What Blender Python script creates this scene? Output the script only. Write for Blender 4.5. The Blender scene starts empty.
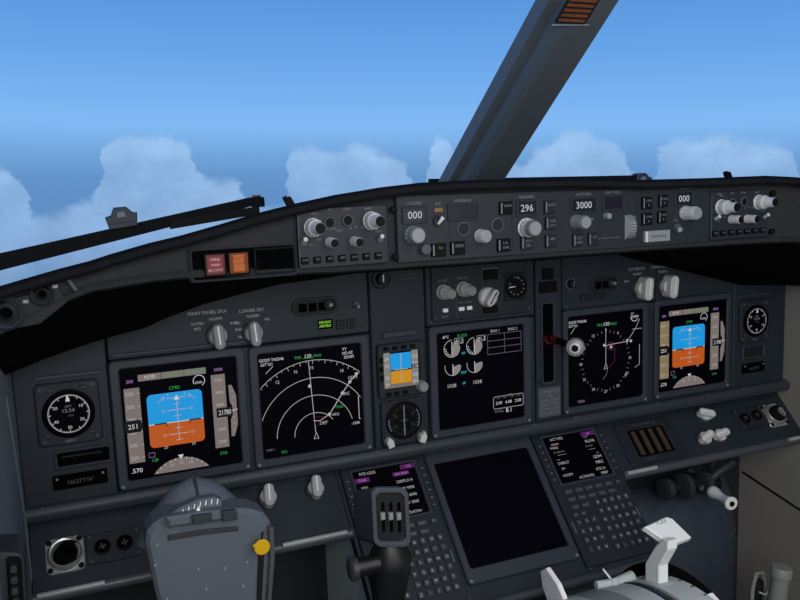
import bpy, bmesh, math, random
from mathutils import Vector, Matrix
random.seed(7)
C = bpy.context.scene.collection
SC = bpy.context.scene

# ------------------------------------------------------------------ camera
F = 800.0
RW = [[0.9212996945766514, -0.0365660130944213, 0.38713020995441244],
      [-0.0878101492448529, -0.9894164974777142, 0.11551784368022532],
      [0.37880898941625646, -0.14042051561403313, -0.9147599840024287]]   # rows: image right, image down, view axis (u, v, w)
def w2(u, v, w): return Vector((u, -w, v))
cx, cy, cz = w2(*RW[0]), w2(*RW[1]), w2(*RW[2])
CAM = Vector((-0.6518, -1.2165, 0.3352))
cam_d = bpy.data.cameras.new('camera'); cam = bpy.data.objects.new('camera', cam_d); C.objects.link(cam)
cam_d.sensor_width = 36; cam_d.lens = 36 * F / 800; cam_d.clip_start = .02; cam_d.clip_end = 500
R3 = Matrix((cx, -cy, -cz)).transposed()
cam.matrix_world = Matrix.Translation(CAM) @ R3.to_4x4()
SC.camera = cam
def ray(x, y): return (cx * ((x - 400) / F) + cy * ((y - 300) / F) + cz)

# ------------------------------------------------------------------ frames: the real faces of the flight deck
class Frame:
    def __init__(s, O, N, U=(1, 0, 0)):
        s.O = Vector(O); s.N = Vector(N).normalized(); s.U = Vector(U).normalized(); s.V = s.N.cross(s.U).normalized()
    def at(s, x, y, h=0):                        # point of this face seen at a place of the photograph
        d = ray(x, y); O = s.O + s.N * h
        t = (O - CAM).dot(s.N) / d.dot(s.N); p = CAM + d * t - O
        return (p.dot(s.U), p.dot(s.V))
    def mat(s, u, v, h=0, rot=0):
        M = Matrix((s.U, s.V, s.N)).transposed().to_4x4()
        M.translation = s.O + s.U * u + s.V * v + s.N * h
        return M @ Matrix.Rotation(rot, 4, 'Z')
A = Frame((0, 0, 0), (0, -1, 0))                               # main panel
G = Frame((0, -.270, 0), (0, -1, 0))                           # glareshield front
P = Frame((0, -.0565, -.2176), (0, -.72094, .693))             # sloping lower panels and aisle stand
K = Frame((0, -.40, 0), (0, -1, .0))                           # control wheel plane

# ------------------------------------------------------------------ materials
MAT = {}
def lin(c): return tuple(((x / 255) / 12.92 if x / 255 <= .04045 else ((x / 255 + .055) / 1.055) ** 2.4) for x in c)
def mat(name, rgb, rough=.6, spec=.3, noise=0, scale=40, bump=0, metal=0, emit=0):
    m = bpy.data.materials.new(name); m.use_nodes = True; nt = m.node_tree; b = nt.nodes['Principled BSDF']
    c = lin(rgb)
    if not emit and max(rgb) < 112: c = tuple(v * (.50 + .35 * max(rgb) / 112) for v in c)
    c = c + (1,)
    b.inputs['Base Color'].default_value = c; b.inputs['Roughness'].default_value = rough
    b.inputs['Specular IOR Level'].default_value = spec; b.inputs['Metallic'].default_value = metal
    if noise or bump:
        tc = nt.nodes.new('ShaderNodeTexCoord'); n = nt.nodes.new('ShaderNodeTexNoise'); n.inputs['Scale'].default_value = scale
        n.inputs['Detail'].default_value = 4
        nt.links.new(tc.outputs['Object'], n.inputs['Vector'])
        if noise:
            mx = nt.nodes.new('ShaderNodeMix'); mx.data_type = 'RGBA'
            mx.inputs[6].default_value = tuple(v * (1 - noise) for v in c[:3]) + (1,)
            mx.inputs[7].default_value = tuple(min(1, v * (1 + noise)) for v in c[:3]) + (1,)
            nt.links.new(n.outputs['Fac'], mx.inputs[0]); nt.links.new(mx.outputs[2], b.inputs['Base Color'])
        if bump:
            bp = nt.nodes.new('ShaderNodeBump'); bp.inputs['Strength'].default_value = bump; bp.inputs['Distance'].default_value = .001
            nt.links.new(n.outputs['Fac'], bp.inputs['Height']); nt.links.new(bp.outputs['Normal'], b.inputs['Normal'])
    if emit:
        b.inputs['Base Color'].default_value = (0, 0, 0, 1)
        b.inputs['Emission Color'].default_value = c; b.inputs['Emission Strength'].default_value = emit
    MAT[name] = m; return m
PAN = (40, 50, 61)
mat('panel', PAN, .55, .3, .16, 9, .15)
mat('panel_edge', (54, 62, 72), .5, .35, .1, 20)
mat('panel_dark', (30, 34, 40), .6, .25, .12, 20)
mat('bezel', (54, 63, 74), .5, .35, .08, 30)
mat('module', (37, 44, 54), .55, .3, .12, 30)
mat('recess', (9, 10, 12), .95, .02)
mat('black', (12, 12, 14), .6, .12)
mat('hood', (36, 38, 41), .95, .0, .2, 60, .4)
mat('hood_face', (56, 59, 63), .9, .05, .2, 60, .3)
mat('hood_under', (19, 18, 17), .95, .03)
mat('glass', (7, 7, 20), .5, .03)
mat('window', (34, 34, 50), .3, .2)
mat('knob', (126, 130, 136), .4, .5, .06, 60)
mat('knob_mid', (162, 165, 170), .4, .5)
mat('knob_light', (192, 195, 198), .35, .5)
mat('knob_dark', (70, 74, 80), .45, .4)
mat('white', (235, 236, 238), .4, .4)
mat('lever', (226, 229, 229), .4, .4, .05, 40)
mat('label', (112, 119, 130), .6, .2)
mat('label_dim', (84, 90, 98), .6, .2)
mat('metal', (170, 174, 178), .35, .6, .1, 30, 0, .6)
mat('rail', (74, 80, 88), .4, .5)
mat('rail_bright', (150, 154, 156), .35, .6)
mat('wall_l', (100, 111, 124), .6, .3, .1, 6)
mat('wall_r', (132, 130, 126), .7, .2, .08, 6)
mat('cover', (66, 74, 90), .7, .2, .12, 6)
mat('wall_f', (46, 51, 58), .7, .2, .15, 6)
mat('floor', (30, 33, 38), .9, .1, .2, 30)
mat('pedestal', (200, 210, 207), .7, .2, .1, 10)
mat('yoke', (86, 94, 104), .5, .35, .08, 14, .1)
mat('yoke_dark', (52, 57, 65), .5, .35, .1, 20)
mat('yoke_black', (22, 24, 27), .45, .4)
mat('post', (78, 87, 96), .42, .5, .1, 6)
mat('rubber', (16, 16, 18), .8, .15)
mat('tag', (190, 152, 8), .5, .3)
mat('rust', (112, 66, 42), .8, .1, .3, 90)
mat('amber_dim', (120, 90, 50), .5, .3)
mat('gear_red', (90, 26, 30), .5, .3)
mat('quadrant', (132, 140, 142), .5, .35, .15, 20)
mat('quadrant_light', (176, 184, 186), .5, .35, .08, 20)
mat('slotline', (52, 58, 62), .6, .3)
mat('key', (58, 63, 72), .5, .3)
mat('tube', (124, 128, 126), .5, .4, .1, 20)
mat('breaker', (74, 60, 50), .6, .2, .5, 300)
for n, c, e in [('e_white', (196, 197, 200), 1), ('e_grey', (128, 124, 122), 1), ('e_tape', (116, 106, 104), 1), ('e_tape2', (128, 112, 82), 1), ('e_blue', (20, 146, 214), 1),
                ('e_brown', (178, 80, 22), 1), ('e_amber', (196, 136, 24), 1), ('e_green', (42, 148, 76), 1), ('e_cyan', (60, 190, 200), 1),
                ('e_mag', (158, 112, 178), 1), ('e_magd', (78, 18, 84), 1), ('e_magr', (90, 30, 66), 1), ('e_dim', (110, 110, 118), 1), ('e_grid', (92, 84, 96), 1), ('e_black', (4, 4, 8), .5),
                ('e_red', (112, 44, 50), 1), ('e_redd', (70, 30, 34), 1), ('e_orange', (168, 88, 34), 1), ('e_digit', (186, 190, 196), 1), ('e_lime', (150, 220, 60), 1), ('e_pink', (205, 160, 160), 1), ('e_cell', (168, 166, 164), 1)]:
    mat(n, c, emit=e)

# ------------------------------------------------------------------ mesh builder
_tc = {}
def text_geo(s):
    if s in _tc: return _tc[s]
    cu = bpy.data.curves.new('t', 'FONT'); cu.body = s; cu.size = 1; cu.align_x = 'CENTER'; cu.align_y = 'CENTER'; cu.resolution_u = 2
    o = bpy.data.objects.new('t', cu); C.objects.link(o)
    dg = bpy.context.evaluated_depsgraph_get(); me = bpy.data.meshes.new_from_object(o.evaluated_get(dg))
    vs = [v.co[:2] for v in me.vertices]; fs = [tuple(p.vertices) for p in me.polygons]
    bpy.data.objects.remove(o); bpy.data.curves.remove(cu); bpy.data.meshes.remove(me)
    ys = [v[1] for v in vs] or [0, 1]; xs = [v[0] for v in vs] or [0, 1]
    h = max(ys) - min(ys); h = h if h > .3 else .7; y0 = (max(ys) + min(ys)) / 2; x0 = (max(xs) + min(xs)) / 2
    vs = [((x - x0) / h, (y - y0) / h) for x, y in vs]
    _tc[s] = (vs, fs, (max(xs) - min(xs)) / h); return _tc[s]
def rrect(cx_, cy_, w, h, r=0, n=4):
    r = min(r, w / 2 - 1e-5, h / 2 - 1e-5)
    if r <= 0: return [(cx_ - w/2, cy_ - h/2), (cx_ + w/2, cy_ - h/2), (cx_ + w/2, cy_ + h/2), (cx_ - w/2, cy_ + h/2)]
    out = []
    for k, (sx, sy) in enumerate(((-1, -1), (1, -1), (1, 1), (-1, 1))):
        ox, oy = cx_ + sx * (w/2 - r), cy_ + sy * (h/2 - r); a0 = math.pi + k * math.pi / 2
        for i in range(n + 1):
            a = a0 + i * math.pi / 2 / n; out.append((ox + r * math.cos(a), oy + r * math.sin(a)))
    return out
def circ(cx_, cy_, r, n=32): return [(cx_ + r * math.cos(2*math.pi*i/n), cy_ + r * math.sin(2*math.pi*i/n)) for i in range(n)]
def inset(poly, d):
    n = len(poly); out = []
    for i in range(n):
        p0, p1, p2 = Vector(poly[i-1]), Vector(poly[i]), Vector(poly[(i+1) % n])
        e1 = (p1 - p0); e2 = (p2 - p1)
        if e1.length < 1e-9 or e2.length < 1e-9: out.append(tuple(p1)); continue
        n1 = Vector((-e1.y, e1.x)).normalized(); n2 = Vector((-e2.y, e2.x)).normalized()
        b = n1 + n2
        if b.length < 1e-6: out.append(tuple(p1)); continue
        b.normalize(); k = d / max(.35, b.dot(n1)); out.append((p1.x + b.x * k, p1.y + b.y * k))
    return out
class MB:
    def __init__(s): s.v = []; s.f = []; s.m = []; s.T = Matrix.Identity(4); s.ch = []
    def add(s, vs, fs, m):
        s.ch.append((len(s.v), len(vs), len(s.f), len(fs))); o = len(s.v); s.v += [tuple(s.T @ Vector(v)) for v in vs]; s.f += [tuple(o + i for i in f) for f in fs]; s.m += [m] * len(fs); return s
    def prism(s, poly, z0, z1, m, ch=0, top=None):
        n = len(poly); loops = [[(x, y, z0) for x, y in poly]]
        if ch > 0:
            loops.append([(x, y, z1 - ch) for x, y in poly]); loops.append([(x, y, z1) for x, y in inset(poly, ch)])
        else: loops.append([(x, y, z1) for x, y in poly])
        vs = [v for l in loops for v in l]; fs = [tuple(reversed(range(n)))]
        for k in range(len(loops) - 1):
            for i in range(n): fs.append((k*n + i, k*n + (i+1) % n, (k+1)*n + (i+1) % n, (k+1)*n + i))
        s.add(vs, fs, m); s.add([(v) for v in loops[-1]], [tuple(range(n))], top or m); return s
    def box(s, x, y, z, w, h, d, m, ch=0, r=0): return s.prism(rrect(x, y, w, h, r), z, z + d, m, ch)
    def frame(s, outer, inner, z0, z1, m, ch=0, zi=None):        # picture-frame ring between two loops of the same length
        n = len(outer); zi = z0 if zi is None else zi
        L = [[(x, y, z0) for x, y in outer], [(x, y, z1 - ch) for x, y in outer], [(x, y, z1) for x, y in inset(outer, ch or 1e-5)],
             [(x, y, z1) for x, y in inset(inner, -(ch or 1e-5))], [(x, y, z1 - ch) for x, y in inner], [(x, y, zi) for x, y in inner]]
        vs = [v for l in L for v in l]; fs = []
        for k in range(5):
            for i in range(n): fs.append((k*n + i, k*n + (i+1) % n, (k+1)*n + (i+1) % n, (k+1)*n + i))
        return s.add(vs, fs, m)
    def lathe(s, prof, m, x=0, y=0, n=24, cap=None):             # prof: (radius, z) along local z
        vs = []; fs = []
        for r, z in prof:
            for i in range(n): a = 2*math.pi*i/n; vs.append((x + r*math.cos(a), y + r*math.sin(a), z))
        for k in range(len(prof) - 1):
            for i in range(n): fs.append((k*n + i, k*n + (i+1) % n, (k+1)*n + (i+1) % n, (k+1)*n + i))
        s.add(vs, fs, m)
        r, z = prof[-1]; s.add([(x + r*math.cos(2*math.pi*i/n), y + r*math.sin(2*math.pi*i/n), z) for i in range(n)], [tuple(range(n))], cap or m)
        r, z = prof[0]; s.add([(x + r*math.cos(2*math.pi*i/n), y + r*math.sin(2*math.pi*i/n), z) for i in range(n)], [tuple(reversed(range(n)))], m)
        return s
    def flat(s, poly, z, m): return s.add([(x, y, z) for x, y in poly], [tuple(range(len(poly)))], m)
    def line(s, pts, w, z, m, closed=False):
        pts = [Vector(p) for p in pts]; n = len(pts); L = []; Rr = []
        for i in range(n):
            a = pts[i-1] if (i or closed) else pts[i]; b = pts[(i+1) % n] if (i < n-1 or closed) else pts[i]
            d = (b - a); d = d.normalized() if d.length > 1e-9 else Vector((1, 0)); q = Vector((-d.y, d.x)) * w / 2
            L.append(pts[i] + q); Rr.append(pts[i] - q)
        fs = [(n + i, n + (i+1) % n, (i+1) % n, i) for i in range(n if closed else n - 1)]
        return s.add([(p.x, p.y, z) for p in L + Rr], fs, m)
    def arc(s, x, y, r, a0, a1, w, z, m, n=36, clip=None):
        pts = []
        segs = []
        for i in range(n + 1):
            a = math.radians(a0 + (a1 - a0) * i / n); p = (x + r*math.cos(a), y + r*math.sin(a))
            if clip and not (abs(p[0]) < clip and abs(p[1]) < clip):
                if len(pts) > 1: segs.append(pts)
                pts = []; continue
            pts.append(p)
        if len(pts) > 1: segs.append(pts)
        for q in segs: s.line(q, w, z, m)
        return s
    def text(s, t, x, y, h, z, m, wf=1.0, w=None):
        vs, fs, ar = text_geo(t); k = wf if w is None else w / (ar * h)
        return s.add([(x + a*h*k, y + b*h, z) for a, b in vs], fs, m)
    def tube(s, pts, r, m, n=12, cap=True):                      # round tube along 3-D points; r float or list
        pts = [Vector(p) for p in pts]; rs = r if isinstance(r, (list, tuple)) else [r] * len(pts); vs = []; fs = []; up = None
        for i, p in enumerate(pts):
            d = (pts[min(i+1, len(pts)-1)] - pts[max(i-1, 0)]).normalized()
            if up is None: up = d.orthogonal().normalized()
            up = (up - d * up.dot(d)).normalized(); q = d.cross(up)
            for k in range(n): a = 2*math.pi*k/n; vs.append(tuple(p + (up*math.cos(a) + q*math.sin(a)) * rs[i]))
        for i in range(len(pts) - 1):
            for k in range(n): fs.append((i*n + k, i*n + (k+1) % n, (i+1)*n + (k+1) % n, (i+1)*n + k))
        if cap: fs.append(tuple(reversed(range(n)))); fs.append(tuple((len(pts)-1)*n + k for k in range(n)))
        return s.add(vs, fs, m)
    def loft(s, loops, m, closed=True, cap=True):
        n = len(loops[0]); vs = [v for l in loops for v in l]; fs = []
        for k in range(len(loops) - 1):
            for i in range(n if closed else n - 1): fs.append((k*n + i, k*n + (i+1) % n, (k+1)*n + (i+1) % n, (k+1)*n + i))
        if cap and closed: fs.append(tuple(reversed(range(n)))); fs.append(tuple((len(loops)-1)*n + i for i in range(n)))
        return s.add(vs, fs, m)
    def build_each(s, name, parent, M=None, per=1, smooth=False):    # every added shape becomes a part of its own
        for k in range(0, len(s.ch), per):
            c = s.ch[k:k + per]; v0 = c[0][0]; v1 = c[-1][0] + c[-1][1]; f0 = c[0][2]; f1 = c[-1][2] + c[-1][3]
            p = MB(); p.v = s.v[v0:v1]; p.f = [tuple(i - v0 for i in f) for f in s.f[f0:f1]]; p.m = s.m[f0:f1]; p.build(name, parent, M, smooth)
    def build(s, name, parent=None, M=None, smooth=False):
        if name == 'readouts': return s.build_each('readout', parent, M)
        me = bpy.data.meshes.new(name); me.from_pydata(s.v, [], s.f)
        names = []
        for m in s.m:
            if m not in names: names.append(m)
        for m in names: me.materials.append(MAT[m])
        me.polygons.foreach_set('material_index', [names.index(m) for m in s.m])
        if smooth:
            me.polygons.foreach_set('use_smooth', [True] * len(me.polygons))
            try: me.set_sharp_from_angle(angle=math.radians(38))
            except Exception: pass
        me.update()
        o = bpy.data.objects.new(name, me); C.objects.link(o)
        if parent: o.parent = parent
        if M is not None:
            if parent: o.matrix_local = M
            else: o.matrix_world = M
        return o
def tag(o, label, cat, group=None, kind=None):
    o['label'] = label; o['category'] = cat
    if group: o['group'] = group
    if kind: o['kind'] = kind
    return o
def thing(name, M, label, cat, group=None):
    o = bpy.data.objects.new(name, None); C.objects.link(o); o.empty_display_size = .02; o.matrix_world = M
    return tag(o, label, cat, group)
def structure(o, label=None):
    o['kind'] = 'structure'
    if label: o['label'] = label
    return o
def dup(root, M, label, group=None):
    r = root.copy(); C.objects.link(r); r.matrix_world = M; r['label'] = label
    if group: r['group'] = group
    for ch in list(root.children):
        c = ch.copy(); C.objects.link(c); c.parent = r
        for g in list(ch.children):
            d = g.copy(); C.objects.link(d); d.parent = c
    return r
T = Matrix.Translation
def L(u, v, h=0, rot=0): return T((u, v, h)) @ Matrix.Rotation(rot, 4, 'Z')

# ------------------------------------------------------------------ setting
def wbox(x0, x1, y0, y1, z0, z1, m):
    b = MB(); vs = [(x, y, z) for x in (x0, x1) for y in (y0, y1) for z in (z0, z1)]
    return b.add(vs, [(0, 1, 3, 2), (4, 6, 7, 5), (0, 4, 5, 1), (2, 3, 7, 6), (0, 2, 6, 4), (1, 5, 7, 3)], m)
structure(wbox(-.95, .95, -1.9, .16, -1.15, -1.10, 'floor').build('floor'))
w = wbox(-.82, -.738, -1.6, .13, -1.10, .17, 'wall_l')
w.tube([(-.742, -.02, -.8), (-.742, -.03, -.1), (-.742, -.12, .09)], .006, 'wall_l')
structure(w.build('wall_left'))
w = wbox(.736, .82, -1.6, .16, -1.10, .104, 'wall_r')
# seam across the right wall lining
w.tube([(.736, .115, -.343), (.736, -.03, -.373), (.736, -.3, -.42)], .0025, 'black', 6)
w.tube([(.737, -.06, -.378), (.737, -.12, -.40)], .012, 'rail', 8)
structure(w.build('wall_right'))
structure(wbox(-.738, .736, .125, .16, -1.10, -.10, 'wall_f').build('wall_front'))
structure(wbox(-.95, .95, -1.9, -.80, .80, .84, 'wall_r').build('ceiling'))
structure(wbox(-.95, .95, -1.94, -1.9, -1.15, .84, 'wall_r').build('wall_back'))
for nm, xa, xb in (('wall_upper_left', -.95, -.90), ('wall_upper_right', .90, .95)): structure(wbox(xa, xb, -1.9, -.45, .17, .84, 'wall_r').build(nm))  # unseen upper side walls, added to block sky light where side windows would be
# windscreen centre post: rounded inner cover, lighter outer flange on the left
def post_sec(y, z, hw, d, k=1.0):
    ax = Vector((0, -.31, .228)).normalized(); nn = Vector((0, -.228, -.31)).normalized()   # nn: into the cabin
    out = []
    for a, b in [(-1, 0), (-1, .45), (-.92, .8), (-.72, 1), (.72, 1), (.92, .8), (1, .45), (1, 0)]:
        out.append(tuple(Vector((a * hw, y, z)) + nn * b * d))
    return out
pm = MB()
pm.loft([post_sec(.13, .245, .040, .035), post_sec(.02, .335, .0385, .035), post_sec(-.15, .46, .037, .035), post_sec(-.36, .614, .036, .035), post_sec(-.7, .864, .036, .035)], 'post')
pm.loft([[(-.050, y + .02, z + .01), (-.050, y + .005, z - .01), (-.036, y + .0, z - .01), (-.036, y + .02, z + .01)] for y, z in ((.13, .245), (.02, .335), (-.15, .46), (-.36, .614), (-.7, .864))], 'post')
structure(pm.build('trim_1', smooth=True))
# placard at the top of the post
ax = Vector((0, -.31, .228)).normalized(); pn = Vector((0, -.228, -.31)).normalized()
def onplane(x, y, O, N):
    d = ray(x, y); return CAM + d * ((Vector(O) - CAM).dot(N) / d.dot(N))
po = Vector((0, -.15, .46)) + pn * .0355
pc = [onplane(x, y, po, pn) for x, y in ((552, 22), (589, 21), (604, -2), (563, -2))]
vc = sum(pc, Vector()) / 4
FP = Frame(vc, pn, (1, 0, 0))
b = MB(); loc = [((p - vc).dot(FP.U), (p - vc).dot(FP.V)) for p in pc]
hw_, hh_ = (max(p[0] for p in loc) - min(p[0] for p in loc)) / 2 * .8, (max(p[1] for p in loc) - min(p[1] for p in loc)) / 2
b.prism(rrect(0, 0, 2*hw_, 2*hh_, .002), 0, .0015, 'panel_dark')
for i in range(5): b.prism(rrect(0, -hh_ * .75 + i * hh_ * .38, 1.7*hw_, hh_ * .2), .0015, .0019, 'rust')
o = b.build('correction_card', M=FP.mat(0, 0)); tag(o, 'rust brown lettered card near the top of the windscreen centre post', 'card')
pl = [onplane(x, y, po, pn) for x, y in ((552, 25), (589, 25))]
b = MB(); b.tube([pl[0], pl[1]], .0011, 'label', 6); o = b.build('post_strip'); tag(o, 'thin pale metal strip crossing the centre post below the brown card', 'strip')

# ------------------------------------------------------------------ glareshield
ST = [(-.80, .232, .165, .092), (-.745, .246, .190, .102), (-.719, .247, .200, .110), (-.69, .254, .212, .119), (-.66, .261, .226, .126), (-.63, .267, .236, .133), (-.608, .273, .238, .138), (-.565, .283, .242, .146), (-.532, .289, .243, .160), (-.484, .300, .241, .176), (-.444, .310, .239, .185),
      (-.393, .320, .238, .198), (-.345, .328, .236, .205), (-.31, .332, .236, .215), (-.286, .335, .235, .236), (-.231, .339, .235, .236), (-.15, .340, .234, .236), (0, .338, .234, .236), (.12, .332, .233, .235), (.23, .331, .232, .232),
      (.30, .331, .231, .192), (.357, .331, .230, .176), (.42, .327, .228, .160), (.492, .318, .222, .141), (.596, .300, .210, .113), (.711, .26, .19, .104), (.80, .215, .165, .092)]
gs = thing('glareshield', Matrix.Identity(4), 'dark grey padded glareshield along the foot of the windscreen', 'glareshield')
def gl(pts, m, name, smooth=False):
    b = MB(); b.loft([pts(*s) for s in ST], m, closed=False, cap=False); return b.build(name, gs, smooth=smooth)
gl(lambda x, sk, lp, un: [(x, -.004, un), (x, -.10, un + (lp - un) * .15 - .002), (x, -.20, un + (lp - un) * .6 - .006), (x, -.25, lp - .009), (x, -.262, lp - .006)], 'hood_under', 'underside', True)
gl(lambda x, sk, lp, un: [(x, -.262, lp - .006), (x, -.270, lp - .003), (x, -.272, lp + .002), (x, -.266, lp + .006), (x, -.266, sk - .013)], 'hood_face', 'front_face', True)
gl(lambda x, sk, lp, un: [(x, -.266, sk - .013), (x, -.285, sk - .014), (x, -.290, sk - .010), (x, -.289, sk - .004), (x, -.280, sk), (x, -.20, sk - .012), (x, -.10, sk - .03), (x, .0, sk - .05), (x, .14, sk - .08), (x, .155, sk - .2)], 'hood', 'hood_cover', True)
# windscreen sill trim and small fittings above the hood
def outside_bar(p0, p1, r0, r1, Y, m='rubber', sq=True):
    a = CAM + ray(*p0) * ((Y - CAM.y) / ray(*p0).y); b_ = CAM + ray(*p1) * ((Y - CAM.y) / ray(*p1).y); return a, b_
def wiper(name, p0, p1, label, clipat, arm):
    a, b_ = outside_bar(p0, p1, 0, 0, .42)
    t = thing(name, T(a), label, 'wiper', 'windscreen wipers'); d = b_ - a
    m = MB(); n_ = 10
    def sec(k, h0, h1): q = d * k; return [tuple(q + Vector((0, -.012, -h0))), tuple(q + Vector((0, .012, -h0))), tuple(q + Vector((0, .008, h1))), tuple(q + Vector((0, -.008, h1)))]
    m.loft([sec(0, .014, .018), sec(.3, .012, .015), sec(.96, .008, .010), sec(1, .007, .008)], 'rubber'); m.build('wiper_arm', t)
    m = MB()
    q0, q1 = [Vector(v) for v in outside_bar(arm[0], arm[1], 0, 0, .40)]; q0 -= a; q1 -= a
    m.loft([[tuple(q + Vector((0, -.006, -.010))), tuple(q + Vector((0, .006, -.010))), tuple(q + Vector((0, .004, .006))), tuple(q + Vector((0, -.004, .006)))] for q in (q0, (q0 + q1) / 2, q1)], 'black'); m.build('wiper_blade', t)
    m = MB(); q = Vector(outside_bar(clipat, clipat, 0, 0, .42)[0]) - a
    m.T = T(q) @ Matrix.Rotation(math.pi/2, 4, 'X') @ Matrix.Rotation(.12, 4, 'Z'); m.prism([(-.026, -.018), (.026, -.018), (.030, .002), (.022, .004), (.012, .016), (-.010, .018), (-.018, .004), (-.029, .002)], -.012, .012, 'yoke_dark', .002); m.prism([(-.026, -.022), (.026, -.022), (.026, -.012), (-.026, -.012)], -.014, .014, 'yoke_dark', .001); m.prism([(-.008, -.002), (.008, -.002), (.006, .008), (-.006, .008)], .012, .014, 'label')
    m.build('clip', t)
    return t
wiper('windscreen_wiper', (-30, 270), (260, 200), 'long black wiper lying across the left windscreen with a clip', (121, 216), ((170, 224), (259, 209)))
wiper('windscreen_wiper', (430, 187), (644, 179), 'black wiper lying flat along the base of the right windscreen', (640, 180), ((470, 183), (560, 184)))
b = MB(); e0 = CAM + ray(258, 202) * ((.41 - CAM.y) / ray(258, 202).y); b.T = T(e0)
b.prism(rrect(0, 0, .022, .03, .004), -.01, .01, 'rubber', .002); b.prism(rrect(0, .01, .016, .01, .002), .01, .014, 'rust')
o = b.build('wiper_tip_cap'); tag(o, 'small black and brown cap on the end of the left wiper', 'cap')
for (x, y, lab) in ((289, 202, 'small black peg on the glareshield edge above the left knob panel'), (728, 176, 'small black peg on the glareshield edge above the right knob panel')):
    p = CAM + ray(x, y) * ((-.20 - CAM.y) / ray(x, y).y)
    b = MB(); b.T = T(p) @ Matrix.Rotation(-.5, 4, 'Y'); b.prism(rrect(0, 0, .010, .008, .001), -.014, .006, 'black', .001); b.prism(rrect(-.002, 0, .005, .008, .001), .004, .009, 'black')
    o = b.build('sighting_peg'); tag(o, lab, 'peg', 'pegs on the glareshield edge')

# ------------------------------------------------------------------ small builders
def knob_lathe(r, h, m='knob', cap=None, knurl=True):
    b = MB(); b.lathe([(r*1.08, 0), (r*1.08, h*.12), (r*.96, h*.2), (r*.93, h*.9), (r*.84, h)], m, n=28, cap=cap)
    if knurl:
        for i in range(14):
            a = 2*math.pi*i/14; b.T = Matrix.Rotation(a, 4, 'Z') @ T((r*.94, 0, h*.55)); b.box(0, 0, -h*.32, r*.09, r*.16, h*.64, m)
        b.T = Matrix.Identity(4)
    return b
def pointer_knob(name, fr, u, v, s, label, rot=0, group=None, h=.0, m='knob', tall=1.0):
    t = thing(name, fr.mat(u, v, h), label, 'knob', group)
    b = MB(); b.lathe([(.0125*s, 0), (.0125*s, .004*s), (.0115*s, .006*s)], 'knob_dark', n=28); b.build('skirt', t, smooth=True)
    b = MB(); H = .017*s*tall
    b.lathe([(.010*s, .0055*s), (.0098*s, H*.55)], m, n=24)
    pts = rrect(0, 0, .0125*s, .029*s, .0060*s); b.prism(pts, .005*s, H, m, .0015*s); b.build('grip', t, Matrix.Rotation(rot, 4, 'Z'), smooth=True)
    b = MB(); b.box(0, .002*s, 0, .0017*s, .021*s, .0006, 'white'); b.build('pointer_line', t, L(0, 0, H, rot) if False else Matrix.Rotation(rot, 4, 'Z') @ T((0, 0, H)))
    return t
def push_button(parent, u, v, w, h, m='black', bar=None, txt=None, d=.004, name='push_button'):
    b = MB(); b.prism(rrect(0, 0, w, h, .001), 0, d, m, .0008)
    if bar: b.box(-w*.36, 0, d, w*.1, h*.78, .0003, bar)
    if txt:
        for i, t_ in enumerate(txt): b.text(t_, w*.06, h*(.18 - .36*i) if len(txt) > 1 else 0, h*.2, d + .0002, 'label', w=w*.6)
    return b.build(name, parent, L(u, v))
def screw(b, x, y, z, r=.0028, m='label'):
    b.lathe([(r, z), (r, z + .0008), (r*.7, z + .0014)], m, x, y, 10)

# ------------------------------------------------------------------ main instrument panel
ip = thing('instrument_panel', Matrix.Identity(4), 'dark blue-grey main instrument panel holding the six screens', 'instrument panel')
def section(x0, x1, z0, z1, m='panel', d=.0, screws=True, name='panel_section'):
    b = MB(); w_, h_ = x1 - x0, z1 - z0
    b.prism(rrect(0, 0, w_, h_, .004), -.02, d, m, .002)
    if screws:
        for sx in (-1, 1):
            for sy in (-1, 1): screw(b, sx * (w_/2 - .008), sy * (h_/2 - .008), d, .002, 'label_dim')
    return b.build(name, ip, A.mat((x0 + x1)/2, (z0 + z1)/2))
bk = wbox(-.738, .736, .021, .03, -.13, .10, 'recess').build('backing_plate', ip)
section(-.738, -.612, -.108, .155); section(-.610, -.204, .100, .23); section(-.610, -.204, -.108, .098); section(-.202, -.103, -.108, .23)
section(-.101, .112, .098, .232); section(-.101, .112, -.108, .096); section(.114, .170, -.108, .232); section(.172, .385, .100, .225); section(.172, .385, -.108, .098)
section(.387, .580, -.108, .225); section(.582, .724, -.108, .16)
# raised horizontal brow strips over the screens, rounded ledge under them
b = MB(); b.T = A.mat(0, 0)
for x0, x1, z in ((-.605, -.40, .107), ): b.prism(rrect((x0+x1)/2, z, x1-x0, .005, .002), 0, .003, 'panel_edge', .001)
b.build('brow_strip', ip)
wbox(-.33, .28, .0215, .0295, .095, .226, 'recess').build('backing_plate', ip)
for xa, xb, zt in ((-.737, -.331, .120), (-.60, -.331, .145), (.281, .734, .10), (.281, .50, .140)): wbox(xa, xb, .0215, .0295, .095, zt, 'recess').build('backing_plate', ip)
b = MB()
prof = [(-.0, -.098), (-.010, -.099), (-.015, -.104), (-.016, -.112), (-.012, -.119), (-.004, -.122), (.022, -.128)]
b.loft([[(x, y, z) for y, z in prof] for x in (-.738, -.60, -.3, 0, .3, .6, .726)], 'panel_edge', closed=False, cap=False)
b.T = Matrix.Identity(4)
b.build('lower_ledge', ip, smooth=True)
b = MB(); b.T = A.mat(0, 0)
for x in (-.715, -.60, -.505, -.395, -.205, -.12, .1, .19, .38, .505, .60, .72): screw(b, x, -.1005, .012, .0026, 'label_dim')
b.build_each('screw', ip, per=3)

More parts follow.
